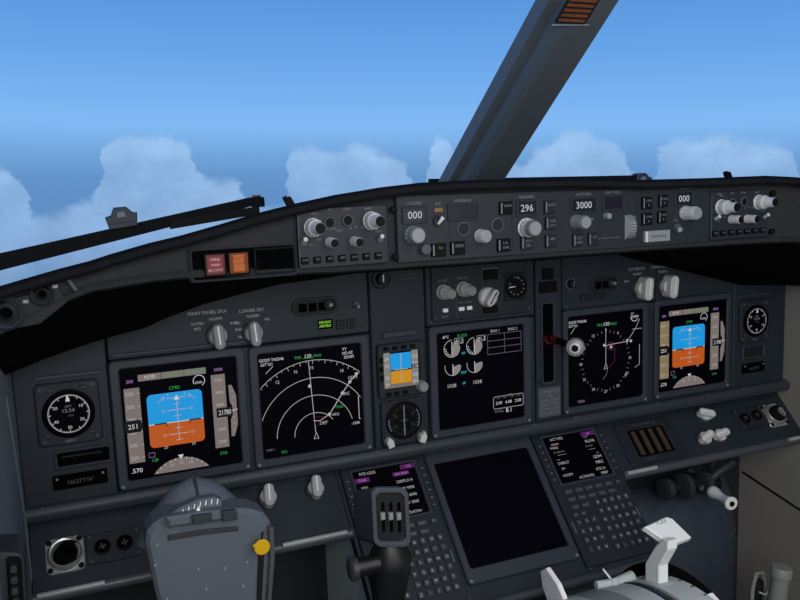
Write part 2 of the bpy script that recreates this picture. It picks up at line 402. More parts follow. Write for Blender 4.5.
# --- display units
S = .17; HS = S / 2
def du(label, u, v, name='display_unit', w=.198, h=.196, fr=A, s=S, hh=.007, shift=0):
    t = thing(name, fr.mat(u, v), label, 'display', 'cockpit display units')
    b = MB(); n_ = 5
    b.frame(rrect(0, shift, w, h, .008, n_), rrect(0, 0, s, s, .004, n_), 0, hh, 'bezel', .002, .002)
    b.build('bezel', t)
    for sx in (-1, 1):
        b = MB(); screw(b, 0, 0, 0, .0028, 'label'); b.build('corner_screw', t, L(sx * (w/2 - .006), shift - h/2 + .006, hh))
    b = MB(); b.prism(rrect(0, 0, s + .001, s + .001, .003), .0003, .0026, 'glass'); b.build('screen', t)
    return t
Z = .0029
def q(x): return x * S
def tape(b, u0, u1, v0, v1, m='e_tape'): b.flat([(q(u0), q(v0)), (q(u1), q(v0)), (q(u1), q(v1)), (q(u0), q(v1))], Z, m)
def pfd(label, u, v, ws=1.0, tint='e_tape'):
    t = du(label, u, v, 'primary_flight_display', .198*ws)
    b = MB(); rr = [p for p in rrect(q(-.055), 0, q(.475), q(.48), q(.04))]; hz = q(-.03)
    def clip(poly, keep):
        out = []
        for i in range(len(poly)):
            a, c = poly[i-1], poly[i]; ka, kc = keep(a[1] - hz), keep(c[1] - hz)
            if ka != kc: k = (hz - a[1]) / (c[1] - a[1]); out.append((a[0] + (c[0]-a[0])*k, hz))
            if kc: out.append(c)
        return out
    b.flat(clip(rr, lambda d: d >= 0), Z, 'e_blue'); b.flat(clip(rr, lambda d: d < 0), Z, 'e_brown')
    z = Z + .0002
    b.line([(q(-.292), hz), (q(.182), hz)], .0012, z, 'e_white')
    for i in range(-4, 5):
        if i == 0: continue
        wd = .17 if i % 2 == 0 else .06; y = hz + q(.055) * i
        if abs(y) < q(.225): b.line([(q(-.04 - wd/2), y), (q(-.04 + wd/2), y)], .0008 if i % 2 else .001, z, 'e_cell')
        if i % 2 == 0 and i:
            for sx in (-1, 1): b.text(str(abs(i)*5), q(-.04 + sx*.12), y, q(.025), z, 'e_cell')
    b.line([(q(-.04), q(-.2)), (q(-.04), q(.17))], .0009, z, 'e_cell')
    b.flat([(q(-.04), q(.215)), (q(-.065), q(.17)), (q(-.015), q(.17))], z, 'e_white')
    for a in (-45, -30, -20, 20, 30, 45):
        s_, c_ = math.sin(math.radians(a)), math.cos(math.radians(a)); b.line([(q(-.04 + .2*s_), q(.02 + .2*c_)), (q(-.04 + .225*s_), q(.02 + .225*c_))], .0008, z, 'e_cell')
    for sx in (-1, 1):
        b.line([(q(-.04 + sx*.2), hz), (q(-.04 + sx*.1), hz), (q(-.04 + sx*.1), hz - q(.03))], .002, z + .0001, 'e_black')
    b.build('attitude_display', t)
    b = MB(); tape(b, -.475, -.345, -.35, .32, tint)
    for i in range(6):
        y = .27 - i*.115; b.text(str(320 - i*20), q(-.43), q(y), q(.032), Z + .0002, 'e_cell'); b.line([(q(-.37), q(y)), (q(-.345), q(y))], .0009, Z + .0002, 'e_cell')
    b.flat([(q(-.49), q(-.075)), (q(-.36), q(-.075)), (q(-.335), q(-.02)), (q(-.36), q(.035)), (q(-.49), q(.035))], Z + .0004, 'e_black')
    b.text('251', q(-.425), q(-.02), q(.042), Z + .0006, 'e_white'); b.text('200', q(-.42), q(.38), q(.028), Z, 'e_mag'); b.text('.570', q(-.42), q(-.42), q(.04), Z, 'e_white')
    b.build('speed_tape', t)
    b = MB(); tape(b, .27, .395, -.33, .35)
    for i in range(6):
        y = .30 - i*.115; b.text(str(3200 - i*200)[:4], q(.335), q(y), q(.026), Z + .0002, 'e_cell')
    b.flat([(q(.30), q(-.05)), (q(.44), q(-.05)), (q(.44), q(.04)), (q(.30), q(.04))], Z + .0004, 'e_black')
    b.text('21780', q(.375), q(-.005), q(.045), Z + .0006, 'e_white', w=q(.11)); b.text('3000', q(.34), q(.395), q(.028), Z, 'e_mag'); b.text('STD', q(.34), q(-.385), q(.027), Z, 'e_green')
    b.build('altitude_tape', t)
    b = MB(); b.flat([(q(.42), q(.24)), (q(.45), q(.24)), (q(.485), q(.14)), (q(.485), q(-.13)), (q(.45), q(-.24)), (q(.42), q(-.24)), (q(.425), q(-.08)), (q(.445), q(-.04)), (q(.445), q(.04)), (q(.425), q(.08))], Z, 'e_tape')
    b.line([(q(.44), 0), (q(.49), q(.01))], .0012, Z + .0002, 'e_white')
    for y in (-.18, -.12, -.06, .06, .12, .18): b.line([(q(.445), q(y)), (q(.46), q(y))], .0009, Z + .0002, 'e_cell')
    b.build('vertical_speed_scale', t)
    b = MB(); tape(b, -.35, .23, .372, .43, 'e_tape')
    for x in (-.155, .04): b.line([(q(x), q(.372)), (q(x), q(.43))], .0008, Z + .0002, 'e_black')
    b.text('MCP SPD', q(-.25), q(.402), q(.03), Z + .0002, 'e_white', w=q(.09)); b.text('LNAV', q(-.06), q(.402), q(.03), Z + .0002, 'e_green'); b.text('ALT HOLD', q(.13), q(.402), q(.03), Z + .0002, 'e_green')
    b.build('mode_bar', t)
    b = MB(); R_ = .30; cy_ = -.36 - R_; ha = math.degrees(math.asin(.24 / R_))
    pts = [(q(-.04 + R_*math.sin(math.radians(a))), q(cy_ + R_*math.cos(math.radians(a)))) for a in [ha - 2*ha*i/20 for i in range(21)]]
    b.flat([p for p in pts if p[1] > q(-.485)], Z, 'e_tape')
    for i in range(-5, 6):
        a = math.radians(i*9.5); b.line([(q(-.04 + R_*math.sin(a)), q(cy_ + R_*math.cos(a))), (q(-.04 + (R_-.02)*math.sin(a)), q(cy_ + (R_-.02)*math.cos(a)))], .0008, Z + .0002, 'e_white')
        if abs(i) in (0, 2, 4) and abs(i) < 4: b.text(str(12 + i), q(-.04 + (R_-.045)*math.sin(a)), q(cy_ + (R_-.045)*math.cos(a)), q(.028), Z + .0002, 'e_cell')
    b.flat([(q(-.04), q(-.375)), (q(-.065), q(-.335)), (q(-.015), q(-.335))], Z + .0004, 'e_white')
    b.build('heading_arc', t)
    b = MB(); b.text('CMD', q(-.05), q(.28), q(.030), Z, 'e_green'); b.arc(q(.165), q(.315), q(.05), -60, 210, .001, Z, 'e_white'); b.text('2500', q(.16), q(.30), q(.022), Z, 'e_white')
    b.line([(q(-.31), q(-.28)), (q(-.26), q(-.28)), (q(-.26), q(-.32)), (q(-.31), q(-.32))], .0007, Z, 'e_mag', True); b.text('128', q(-.26), q(-.35), q(.027), Z, 'e_green')
    b.build('readouts', t)
    return t
pfd('primary flight display left of the captain arc map, behind the control column', -.512, .0015)
pfd('primary flight display at the far right beside the small right clock', .473, .0035, .96, 'e_tape2')
# captain's map, arc
t = du('map display with four white range arcs, left of the small standby screen', -.308, 0, 'navigation_display')
b = MB()
ox, oy = .02, -.335
for r_, a0, a1 in ((.21, 35, 180), (.38, 15, 178), (.55, 5, 172), (.72, 20, 160)): b.arc(q(ox), q(oy), q(r_), a0, a1, .0009, Z, 'e_cell', 60, q(.492))
b.line([(q(ox - .005), q(oy + .02)), (q(ox - .04), q(.385))], .001, Z, 'e_cell')
b.line([(q(ox), q(oy + .02)), (q(ox - .022), q(oy - .045)), (q(ox + .022), q(oy - .045))], .0012, Z, 'e_white', True)
for a in range(40, 145, 5):
    r1 = .72 - (.035 if a % 10 == 0 else .018); ca, sa = math.cos(math.radians(a)), math.sin(math.radians(a))
    if abs(ox + .72*ca) < .49: b.line([(q(ox + .72*ca), q(oy + .72*sa)), (q(ox + r1*ca), q(oy + r1*sa))], .0008, Z, 'e_cell')
for a, s_ in ((122, '12'), (91, '15'), (64, '18'), (105, 'N')): b.text(s_, q(ox + .65*math.cos(math.radians(a))), q(oy + .65*math.sin(math.radians(a))), q(.03), Z, 'e_cell')
b.build('compass_arcs', t)
b = MB(); b.line([(q(.16), q(-.16)), (q(.22), q(-.08)), (q(.30), q(.03)), (q(.38), q(.13)), (q(.45), q(.2))], .0011, Z, 'e_white')
b.line([(q(.0), q(-.2)), (q(.06), q(-.21)), (q(.16), q(-.16))], .0011, Z, 'e_pink')
for x, y, s_ in ((.41, .17, 'GDM'), (.33, .02, 'MRC'), (.22, -.17, 'ABQ'), (.10, -.235, 'DEP')): b.text(s_, q(x), q(y), q(.03), Z, 'e_cell')
b.text('TOD', q(.26), q(-.10), q(.028), Z, 'e_green'); b.line([(q(.01), q(-.17)), (q(.09), q(-.17)), (q(.09), q(-.25)), (q(.01), q(-.25))], .0006, Z, 'e_magr', True)
for x, y in ((.38, .13), (.30, .03), (.16, -.16), (.45, .2), (-.02, .14)): b.flat(circ(q(x), q(y), q(.018), 6), Z + .0001, 'e_cell')
b.line([(q(.46), q(-.02)), (q(.46), q(-.25)), (q(.475), q(-.25))], .0012, Z, 'e_cell'); b.text('-1200', q(.42), q(-.285), q(.025), Z, 'e_white')
b.build('route', t)
b = MB(); b.text('GS329 TAS346', q(-.37), q(.435), q(.028), Z, 'e_white', w=q(.23)); b.text('327°/21', q(-.42), q(.395), q(.028), Z, 'e_white')
b.line([(q(-.36), q(.37)), (q(-.43), q(.31))], .001, Z, 'e_cell')
b.text('TRK', q(-.12), q(.425), q(.026), Z, 'e_green'); b.text('130', q(-.02), q(.43), q(.034), Z, 'e_white'); b.line([(q(-.07), q(.41)), (q(.03), q(.41))], .0008, Z, 'e_green'); b.text('MAG', q(.07), q(.425), q(.026), Z, 'e_green')
b.text('YY', q(.34), q(.455), q(.028), Z, 'e_white'); b.text('105.4Z', q(.37), q(.415), q(.028), Z, 'e_white'); b.text('25NM', q(.38), q(.375), q(.028), Z, 'e_white')
b.text('VOR 1', q(-.43), q(-.42), q(.02), Z, 'e_dim'); b.text('TFC', q(-.30), q(-.46), q(.025), Z, 'e_green')
b.build('readouts', t)
# upper engine display
t = du('engine display with four round gauges, top centre of the panel', .0, 0, 'engine_display', .20)
b = MB()
def gauge(b, x, y, s_, val, big=True):
    r_ = .088; b.arc(q(x), q(y), q(r_), -90 - 130 if big else 180, -10, .0013, Z, 'e_white') if False else None
    b.arc(q(x), q(y), q(r_), 90 if big else 165, 380 if big else 365, .0010, Z, 'e_cell')
    pts = [(q(x), q(y))] + [(q(x + r_*.93*math.cos(math.radians(a))), q(y + r_*.93*math.sin(math.radians(a)))) for a in range(-90, 71 if big else 21, 8)]
    b.flat(pts, Z + .0001, 'e_grey')
    b.line([(q(x), q(y + (.07 if big else .03))), (q(x), q(y - r_))], .0012, Z + .0002, 'e_white')
    if big:
        for a in range(180, 271, 18): b.line([(q(x + r_*math.cos(math.radians(a))), q(y + r_*math.sin(math.radians(a)))), (q(x + r_*.7*math.cos(math.radians(a))), q(y + r_*.7*math.sin(math.radians(a))))], .001, Z, 'e_white')
        b.text(val, q(x + .085), q(y + .07), q(.035), Z + .0004, 'e_white')
    if big: b.line([(q(x + .03), q(y + .045)), (q(x + .13), q(y + .045)), (q(x + .13), q(y + .10)), (q(x + .03), q(y + .10))], .0007, Z + .0002, 'e_cell', True)
gauge(b, -.33, .33, '', '91.2'); gauge(b, -.075, .33, '', '91.3'); gauge(b, -.325, .14, '', '', False); gauge(b, -.075, .14, '', '', False)
b.build('engine_gauges', t)
b = MB()
for s_, x, y, h_, m_ in (('-8°C', -.40, .455, .03, 'e_white'), ('R-CLB', -.21, .455, .028, 'e_green'), ('N1', -.2, .27, .025, 'e_cyan'), ('EGT', -.2, .07, .025, 'e_cyan'), ('FF', -.2, -.045, .025, 'e_cyan'), ('1038', -.34, -.055, .038, 'e_cell'), ('1038', -.045, -.05, .038, 'e_cell'),
                      ('FUEL', .34, -.235, .018, 'e_dim'), ('2.00', .20, -.31, .032, 'e_white'), ('4.08', .315, -.31, .032, 'e_white'), ('2.08', .43, -.31, .032, 'e_white'), ('TOTAL', .2, -.40, .025, 'e_dim'), ('8.1', .315, -.40, .045, 'e_white')): b.text(s_, q(x), q(y), q(h_), Z, m_)
for x in (.19, .27, .36, .44): b.text('1 CTR', q(x), q(-.26), q(.014), Z, 'e_dim')
b.build('readouts', t)
b = MB(); b.line(rrect(q(.315), q(-.305), q(.36), q(.13), q(.02)), .0008, Z, 'e_cell', True)
for y in (.43, .36, .29, .22): b.line([(q(.08), q(y)), (q(.48), q(y))], .0009, Z, 'e_grid')
for x in (.08, .28, .48): b.line([(q(x), q(.43)), (q(x), q(.22))], .0009, Z, 'e_grid')
b.text('ENG 1', q(.17), q(.462), q(.028), Z, 'e_cell'); b.text('ENG 2', q(.38), q(.462), q(.028), Z, 'e_cell')
b.build_each('table_line', t)
# FO map, full rose
t = du('map display with a full compass rose, right of the gear lever', .265, .003, 'navigation_display', .192)
b = MB(); ox, oy = .0, -.04
for a in range(0, 360, 10):
    ca, sa = math.cos(math.radians(a)), math.sin(math.radians(a)); r0 = .33; r1 = .30 if a % 30 else .31
    if a % 30 == 0:
        b.text(str(a // 10 or 'N'), q(ox + r0*ca), q(oy + r0*1.05*sa), q(.032), Z, 'e_cell')
    else: b.line([(q(ox + r0*ca), q(oy + r0*1.05*sa)), (q(ox + r1*ca), q(oy + r1*1.05*sa))], .0008, Z, 'e_dim')
b.line([(q(ox), q(.33)), (q(ox), q(-.07))], .001, Z, 'e_cell'); b.line([(q(ox), q(-.06)), (q(ox - .022), q(-.13)), (q(ox + .022), q(-.13))], .0011, Z, 'e_white', True)
b.arc(q(-.12), q(-.13), q(.14), -55, 0, .0008, Z, 'e_dim')
b.build('compass_rose', t)
b = MB(); b.line([(q(.0), q(.13)), (q(.08), q(.14)), (q(.29), q(.15))], .001, Z, 'e_pink'); b.line([(q(.29), q(.15)), (q(.40), q(.28)), (q(.46), q(.39))], .0009, Z, 'e_cell'); b.line([(q(.36), q(.28)), (q(.49), q(.28))], .0009, Z, 'e_cell')
b.arc(q(.07), q(.12), q(.045), 0, 360, .001, Z, 'e_magr'); b.line([(q(.12), q(.1)), (q(.12), q(-.05)), (q(.04), q(-.12))], .0008, Z, 'e_magr')
for x, y in ((-.02, .14), (.29, .16), (.34, .15), (.07, .11)): b.flat(circ(q(x), q(y), q(.018), 6), Z + .0001, 'e_cell')
b.line([(q(.46), q(.1)), (q(.46), q(-.13)), (q(.40), q(-.16))], .001, Z, 'e_cell'); b.text('6', q(.27), q(-.23), q(.04), Z, 'e_cell')
b.build('route', t)
b = MB(); b.text('GS329 TAS346', q(-.37), q(.435), q(.028), Z, 'e_white', w=q(.23)); b.text('327°/21', q(-.43), q(.395), q(.028), Z, 'e_white'); b.line([(q(-.41), q(.37)), (q(-.46), q(.31))], .001, Z, 'e_cell')
b.text('TRK', q(-.08), q(.37), q(.03), Z, 'e_green'); b.text('130', q(.01), q(.375), q(.04), Z, 'e_white'); b.text('MAG', q(.10), q(.37), q(.03), Z, 'e_green')
b.arc(q(.39), q(.42), q(.05), 180, 330, .001, Z, 'e_white'); b.text('YY', q(.36), q(.455), q(.025), Z, 'e_white'); b.text('25NM', q(.39), q(.42), q(.03), Z, 'e_white')
b.text('TERR', q(-.33), q(-.455), q(.03), Z, 'e_dim')
b.build('readouts', t)

# --- standby flight display and dual gauge between captain map and engine display
t = thing('standby_display', A.mat(-.152, .032), 'small standby attitude screen with a grey knob, between two big screens', 'display')
b = MB(); b.frame(rrect(0, 0, .086, .092, .006), rrect(0, 0, .064, .062, .002), 0, .008, 'module', .002, .002); b.build('bezel', t)
b = MB(); b.prism(rrect(0, 0, .065, .063, .002), .0003, .003, 'glass'); b.build('screen', t)
b = MB(); z = .0033
b.flat(rrect(.0, .014, .038, .028), z, 'e_blue'); b.flat(rrect(.0, -.013, .038, .022), z, 'e_amber'); b.flat(rrect(-.0255, 0, .012, .061), z, 'e_grey'); b.flat(rrect(.0255, 0, .012, .061), z, 'e_grey'); b.flat(rrect(0, -.0275, .063, .006), z, 'e_tape')
for y in (-.024, -.012, .008, .02): b.text('24', -.0255, y, .005, z + .0002, 'e_white'); b.text('210', .0255, y, .005, z + .0002, 'e_white')
b.flat(rrect(.026, .003, .013, .007), z + .0003, 'e_black'); b.text('218', .026, .003, .005, z + .0005, 'e_white')
b.line([(0, -.022), (0, .027)], .001, z + .0002, 'e_cell'); b.line([(-.012, .0), (.012, 0)], .0012, z + .0002, 'e_cell'); b.text('E', -.0255, -.002, .006, z + .0004, 'e_green')
b.build('attitude_picture', t)
for i, x in enumerate((-.028, -.012, .004, .020)): push_button(t, x, .0385, .009, .006, 'black').matrix_local = L(x, .0385, .0075)
for x in (-.026, -.012, .004): push_button(t, x, -.0388, .009, .006, 'black').matrix_local = L(x, -.0388, .0075)
for y in (.02, .005, -.01): push_button(t, 0, 0, .005, .009, 'black').matrix_local = L(-.0375, y, .0075)
knob_lathe(.009, .012, 'knob').build('knob', t, L(.034, -.032, .008), smooth=True)
t = thing('standby_bearing_gauge', A.mat(-.152, -.058), 'round dark bearing gauge with two white knobs, below the small standby screen', 'gauge')
b = MB(); b.frame(rrect(0, 0, .080, .078, .006, 8), circ(0, .003, .034, 36), 0, .006, 'module', .0015, .001) if False else b.prism(rrect(0, 0, .080, .078, .006), 0, .006, 'module', .0015); b.build('bezel', t)
b = MB(); b.lathe([(.033, .006), (.033, .008), (.031, .0084), (.030, .0072)], 'black', 0, .003, 40); b.build('dial', t, smooth=True)
b = MB(); z = .0086
for a in range(0, 360, 15): ca, sa = math.cos(math.radians(a)), math.sin(math.radians(a)); b.line([(.022*ca, .003 + .022*sa), (.0255*ca, .003 + .0255*sa)], .0006, z, 'label_dim')
for a in range(0, 360, 60): ca, sa = math.cos(math.radians(a + 30)), math.sin(math.radians(a + 30)); b.text(str(a // 10 + 3), .018*ca, .003 + .018*sa, .005, z, 'label_dim')
b.arc(0, .003, .028, 170, 215, .0016, z, 'label'); b.arc(0, .003, .028, -30, 35, .0016, z, 'label')
b.build('dial_marks', t)
b = MB(); b.box(0, .003, .0087, .0022, .052, .0006, 'e_pink' if False else 'label'); b.box(0, .003, .0087, .012, .0015, .0005, 'label_dim'); b.build('needle', t)
for sx in (-1, 1):
    k = MB(); k.lathe([(.009, 0), (.009, .005), (.007, .006)], 'knob_dark', n=20); k.T = Matrix.Rotation(-sx*.3, 4, 'Z'); k.prism([(-.0055, -.008), (.0055, -.008), (.006, .003), (0, .012), (-.006, .003)], .006, .015, 'knob_light', .001)
    k.build('selector_knob', t, L(sx*.030, -.030, .006), smooth=False)
b = MB(); b.T = A.mat(-.152, .092); b.prism(rrect(0, 0, .062, .010, .003), 0, .004, 'panel_edge', .0015); b.text('STANDBY', 0, .0, .003, .0045, 'label_dim')
o = b.build('name_strip'); tag(o, 'pale grey strip above the small standby screen', 'strip')

# --- clocks
def clock(label, u, v, sx, w_, h_, r_, yoff=0):
    t = thing('panel_clock', A.mat(u, v), label, 'clock', 'panel clocks')
    b = MB(); b.prism(rrect(0, 0, w_, h_, .008), 0, .006, 'module', .002)
    for a in (-1, 1):
        for c in (-1, 1): screw(b, a*(w_/2 - .008), c*(h_/2 - .008), .006, .003, 'knob_dark')
    b.build('case', t)
    b = MB(); b.lathe([(r_*1.28, .006), (r_*1.28, .009), (r_*1.2, .0095), (r_*1.18, .0075)], 'glass', 0, yoff, 48); b.build('dial', t, smooth=True)
    b = MB(); z = .0098
    for i in range(60):
        a = math.radians(i*6); ca, sa = math.cos(a), math.sin(a); k = .86 if i % 5 == 0 else .93
        b.line([(r_*k*ca, yoff + r_*k*sa), (r_*ca, yoff + r_*sa)], .0011 if i % 5 == 0 else .0007, z, 'white')
    b.arc(0, yoff, r_*1.0, 0, 360, .0007, z, 'white', 60)
    for i, s_ in enumerate(('60', '10', '20', '30', '40', '50')):
        a = math.radians(90 - 60*i); b.text(s_, r_*.72*math.cos(a), yoff + r_*.72*math.sin(a), r_*.16, z, 'white')
    b.build('minute_ring', t)
    b = MB(); b.text('GMT', 0, yoff + r_*.40, r_*.11, z, 'e_dim'); b.text('12:34', 0, yoff + r_*.18, r_*.20, z, 'e_dim'); b.text('UTC', r_*.1, yoff - r_*.1, r_*.1, z, 'e_grid'); b.build('digital_readout', t)
    b = MB(); b.prism([(-r_*.1, r_*.66), (r_*.1, r_*.66), (r_*.04, r_*.98), (-r_*.04, r_*.98)], z, z + .0008, 'white'); b.build('hand', t, L(0, yoff))
    for x, y in ((-.6, .9), (.62, .9), (-.85, -.7), (.8, -.75)):
        push_button(t, 0, 0, .010, .005, 'key').matrix_local = L(x*w_*.42, y*h_*.44, .0062)
    b = MB(); b.text('CHR', -w_*.3, h_*.42, .004, .0064, 'label_dim'); b.text('TIME', w_*.32, h_*.42, .004, .0064, 'label_dim'); b.text('RESET', 0, -h_*.44, .004, .0064, 'label'); b.build('lettering', t)
    return t
clock('round clock at the far left of the panel over the black nameplate', -.669, .032, 1, .086, .092, .0275)
clock('round clock at the far right of the panel beside the right screen', .634, .037, 1, .078, .088, .0255)
b = MB(); b.T = A.mat(-.664, .086); b.prism(rrect(0, 0, .092, .006, .002), 0, .003, 'panel_edge', .001); o = b.build('trim_strip'); tag(o, 'thin pale strip above the far left clock', 'strip', 'strips above the clocks')
b = MB(); b.T = A.mat(.636, .09); b.prism(rrect(0, 0, .092, .006, .002), 0, .003, 'panel_edge', .001); o = b.build('trim_strip'); tag(o, 'thin pale strip above the far right clock', 'strip', 'strips above the clocks')
# dark recess and nameplates
def recess_box(u, v, w_, h_, label, name, cat, bar=True, fr=A, innermat='recess'):
    t = thing(name, fr.mat(u, v), label, cat)
    b = MB(); b.frame(rrect(0, 0, w_, h_, .003), rrect(0, 0, w_ - .008, h_ - .008, .002), 0, .005, 'panel_edge', .0015, .001); b.build('rim', t)
    b = MB(); b.prism(rrect(0, 0, w_ - .007, h_ - .007), .0002, .0012, innermat); b.build('opening', t)
    if bar: b = MB(); b.box(-w_*.02, h_*.12, .0012, w_*.7, .003, .002, 'panel_dark', .0008); b.build('slat', t)
    return t
recess_box(-.655, -.036, .078, .028, 'dark open slot with a pale rim below the far left clock', 'stowage_slot', 'slot')
recess_box(.634, -.028, .060, .028, 'square unlit recess below the far right clock', 'stowage_slot', 'slot', False, innermat='panel_dark')
def plate(u, v, w_, h_, s_, label):
    t = thing('nameplate', A.mat(u, v), label, 'nameplate', 'registration plates')
    b = MB(); b.prism(rrect(0, 0, w_, h_, .002), 0, .004, 'recess', .001); b.build('plate', t)
    b = MB(); b.text(s_, 0, -.001, h_*.30, .0043, 'label_dim', w=w_*.46); b.build('lettering', t)
    for sx in (-1, 1): b = MB(); screw(b, 0, 0, 0, .002); b.build('screw', t, L(sx*w_*.42, h_*.28, .004))
plate(-.662, -.0695, .074, .021, 'N637TW', 'black nameplate with pale lettering below the slot at the far left')
plate(.636, -.062, .060, .020, 'N637TW', 'black nameplate low at the far right of the panel')

# --- selectors on the main panel
def word(parent, s_, u, v, h_, m='label', w=None, z=.0003, name='lettering'):
    b = MB(); b.text(s_, 0, 0, h_, 0, m, w=w); return b.build(name, parent, L(u, v, z))
def sel(px, py, s, label, words, rot, fr=A, group=None, m='knob', tall=1.0):
    u, v = fr.at(px, py, .01); t = pointer_knob('rotary_selector', fr, u, v, s, label, rot, group, m=m, tall=tall)
    b = MB()
    for s_, x, y, h_ in words: b.text(s_, x, y, h_*1.15, .0004, 'knob_mid')
    if words: b.build('legend', t)
    return t
sel(218, 336, 1.35, 'grey pointer knob marked MAIN PANEL above the left screen', [('MAIN PANEL DUs', -.012, .036, .0045), ('NORM', .0, .025, .004), ('OUTBD', -.028, .020, .0035), ('PFD', -.028, .012, .0035), ('INBD', .028, .016, .0035), ('ENG', .034, .005, .0035), ('PRI', .036, -.007, .0035), ('MFD', .028, -.016, .0035)], .08, group='main panel selectors')
sel(254, 333, 1.35, 'grey pointer knob marked LOWER DU between the two left screens', [('LOWER DU', .0, .034, .0045), ('NORM', .002, .025, .004), ('PRI', -.022, .016, .0035), ('ND', .024, .018, .0035)], .08, group='main panel selectors')
sel(642, 288, 1.5, 'pale grey pointer knob marked LOWER DU, upper right of the panel', [('LOWER DU', -.004, .036, .0045), ('NORM', -.004, .026, .004), ('ENG', -.028, .014, .0035), ('ND', .028, .014, .0035)], -.1, group='main panel selectors', m='knob_light', tall=1.3)
sel(667, 286, 1.5, 'pale grey pointer knob marked MAIN PANEL DUs, above the right screen', [('MAIN PANEL DUs', .0, .037, .0045), ('NORM', -.002, .027, .004), ('PFD', -.026, .014, .0035), ('INBD', .028, .014, .0035)], -.1, group='main panel selectors', m='knob_light', tall=1.3)
def dial(px, py, r_, label, m_line='white', rot=0, fr=A, name='round_selector', dark='knob_dark', cat='knob'):
    u, v = fr.at(px, py, .006); t = thing(name, fr.mat(u, v), label, cat)
    b = MB(); b.lathe([(r_, 0), (r_, .003), (r_*.92, .004), (r_*.88, .003)], dark, n=32); b.build('ring', t, smooth=True)
    b = MB(); b.lathe([(r_*.62, .003), (r_*.6, .010), (r_*.52, .012)], 'panel_dark', n=28); b.build('grip', t, smooth=True)
    b = MB(); b.box(0, r_*.1, .0122, r_*.12, r_*.75, .0005, m_line); b.build('pointer_line', t, Matrix.Rotation(rot, 4, 'Z'))
    return t
dial(382, 279, .0165, 'round dark knob with a white pointer line under the left end of the glareshield panel', dark='module')
dial(572, 284, .0135, 'round dark knob with a pale needle, upper right of the gear handle', 'label', -.3)
b = MB(); u, v = A.at(408, 275); b.T = A.mat(u, v); b.text('SPD REF', 0, 0, .005, .0006, 'label_dim', w=.03); b.box(0, -.006, 0, .03, .0012, .0004, 'label_dim'); o = b.build('engraved_legend'); tag(o, 'faint engraved words to the right of the round dark knob', 'lettering')
def annun(px, py, w_, label, n_=3, ring=True):
    u, v = A.at(px, py); t = thing('annunciator_block', A.mat(u, v), label, 'annunciator', 'annunciator blocks')
    b = MB(); b.frame(rrect(0, 0, w_, .028, .0138, 6), rrect(0, 0, w_ - .010, .019, .009, 6), 0, .003, 'module', .001, .001); b.prism(rrect(0, 0, w_ - .008, .020, .009), .0002, .0015, 'panel_dark'); b.build('case', t)
    for i in range(n_):
        b = MB(); b.prism(rrect(0, 0, .0125, .013, .001), 0, .0025, 'recess', .0005); b.build('annunciator_lamp', t, L(-w_/2 + .018 + i*.0165, -.001, .0015))
    if ring: b = MB(); b.lathe([(.009, 0), (.009, .003), (.007, .004)], 'panel_dark', n=20); b.lathe([(.0035, .003), (.003, .011)], 'knob', n=10); b.build('test_switch', t, L(w_/2 - .016, .001, .0015))
    return t
annun(315, 306, .078, 'oval block of four dark lamps above the left arc map')
annun(604, 284, .064, 'oval block of dark lamps above the right compass map')
u, v = A.at(325, 324); t = thing('gear_light', A.mat(u, v), 'lit green annunciator above the captain arc map', 'light')
b = MB(); b.prism(rrect(0, 0, .024, .015, .001), 0, .003, 'recess', .0008); b.build('case', t); b = MB(); b.text('SPEED BRAKE', -.001, .0035, .0042, .0032, 'e_lime', w=.020); b.text('ARMED', -.001, -.0025, .0042, .0032, 'e_lime'); b.build('lit_text', t)
def toggle(px, py, label, cat='switch', s=1.0, fr=A, m='knob'):
    u, v = fr.at(px, py); t = thing('toggle_switch', fr.mat(u, v), label, cat)
    b = MB(); b.lathe([(.006*s, 0), (.006*s, .002), (.0045*s, .0035)], 'knob_dark', n=16); b.build('collar', t, smooth=True)
    b = MB(); b.tube([(0, 0, .003), (0, -.003*s, .012*s)], [.0022*s, .003*s], m, 10); b.build('bat', t, smooth=True); return t
toggle(356, 304, 'small metal toggle switch right of the oval lamp block on the left')
u, v = A.at(346, 324); t = thing('dark_annunciator', A.mat(u, v), 'pair of unlit square lamps right of the green light', 'annunciator')
for x in (-.010, .008): push_button(t, x, 0, .014, .015, 'panel_dark', 'panel_edge', d=.003, name='annunciator_lamp')
u, v = A.at(591, 297); t = thing('dark_annunciator', A.mat(u, v), 'pair of unlit rectangular lamps above the compass map', 'annunciator')
for x in (-.012, .020): push_button(t, x, 0, .024, .012, 'panel_dark', 'panel_edge', d=.003, name='annunciator_lamp')

# centre knobs row
def double_knob(t, u, v, s=1.0, h0=0, name='knob', light='knob_light'):
    b = knob_lathe(.0098*s, .014*s, 'knob_light'); k = b.build(name, t, L(u, v, h0), smooth=True)
    b = knob_lathe(.0074*s, .015*s, light, 'knob', False); b.build('inner_knob', k, L(0, 0, .014*s), smooth=True); return k
u, v = A.at(482, 290); cp = thing('engine_selector_panel', A.mat(.006, .158), 'panel with three knobs and a gauge above the engine screen', 'control panel')
def CU(px, py, h=0): a_, b_ = A.at(px, py, h); return a_ - .006, b_ - .158
b = MB(); b.prism(rrect(0, -.004, .196, .098, .004), 0, .004, 'module', .0015)
for sx in (-1, 1):
    for sy in (-1, 1): screw(b, sx*.092, sy*.042 - .004, .004, .002, 'label_dim')
b.box(-.052, -.02, .004, .0008, .06, .0003, 'label_dim'); b.box(.0, -.003, .004, .0008, .075, .0003, 'label_dim'); b.build('face', cp)
for (px, py, nm) in ((443, 292, 'N1 SET'), (463, 289, 'SPD REF')):
    x, y = CU(px, py, .004); double_knob(cp, x, y, 1.2, .004)
    word(cp, nm, x, y + .019, .004, z=.0043)
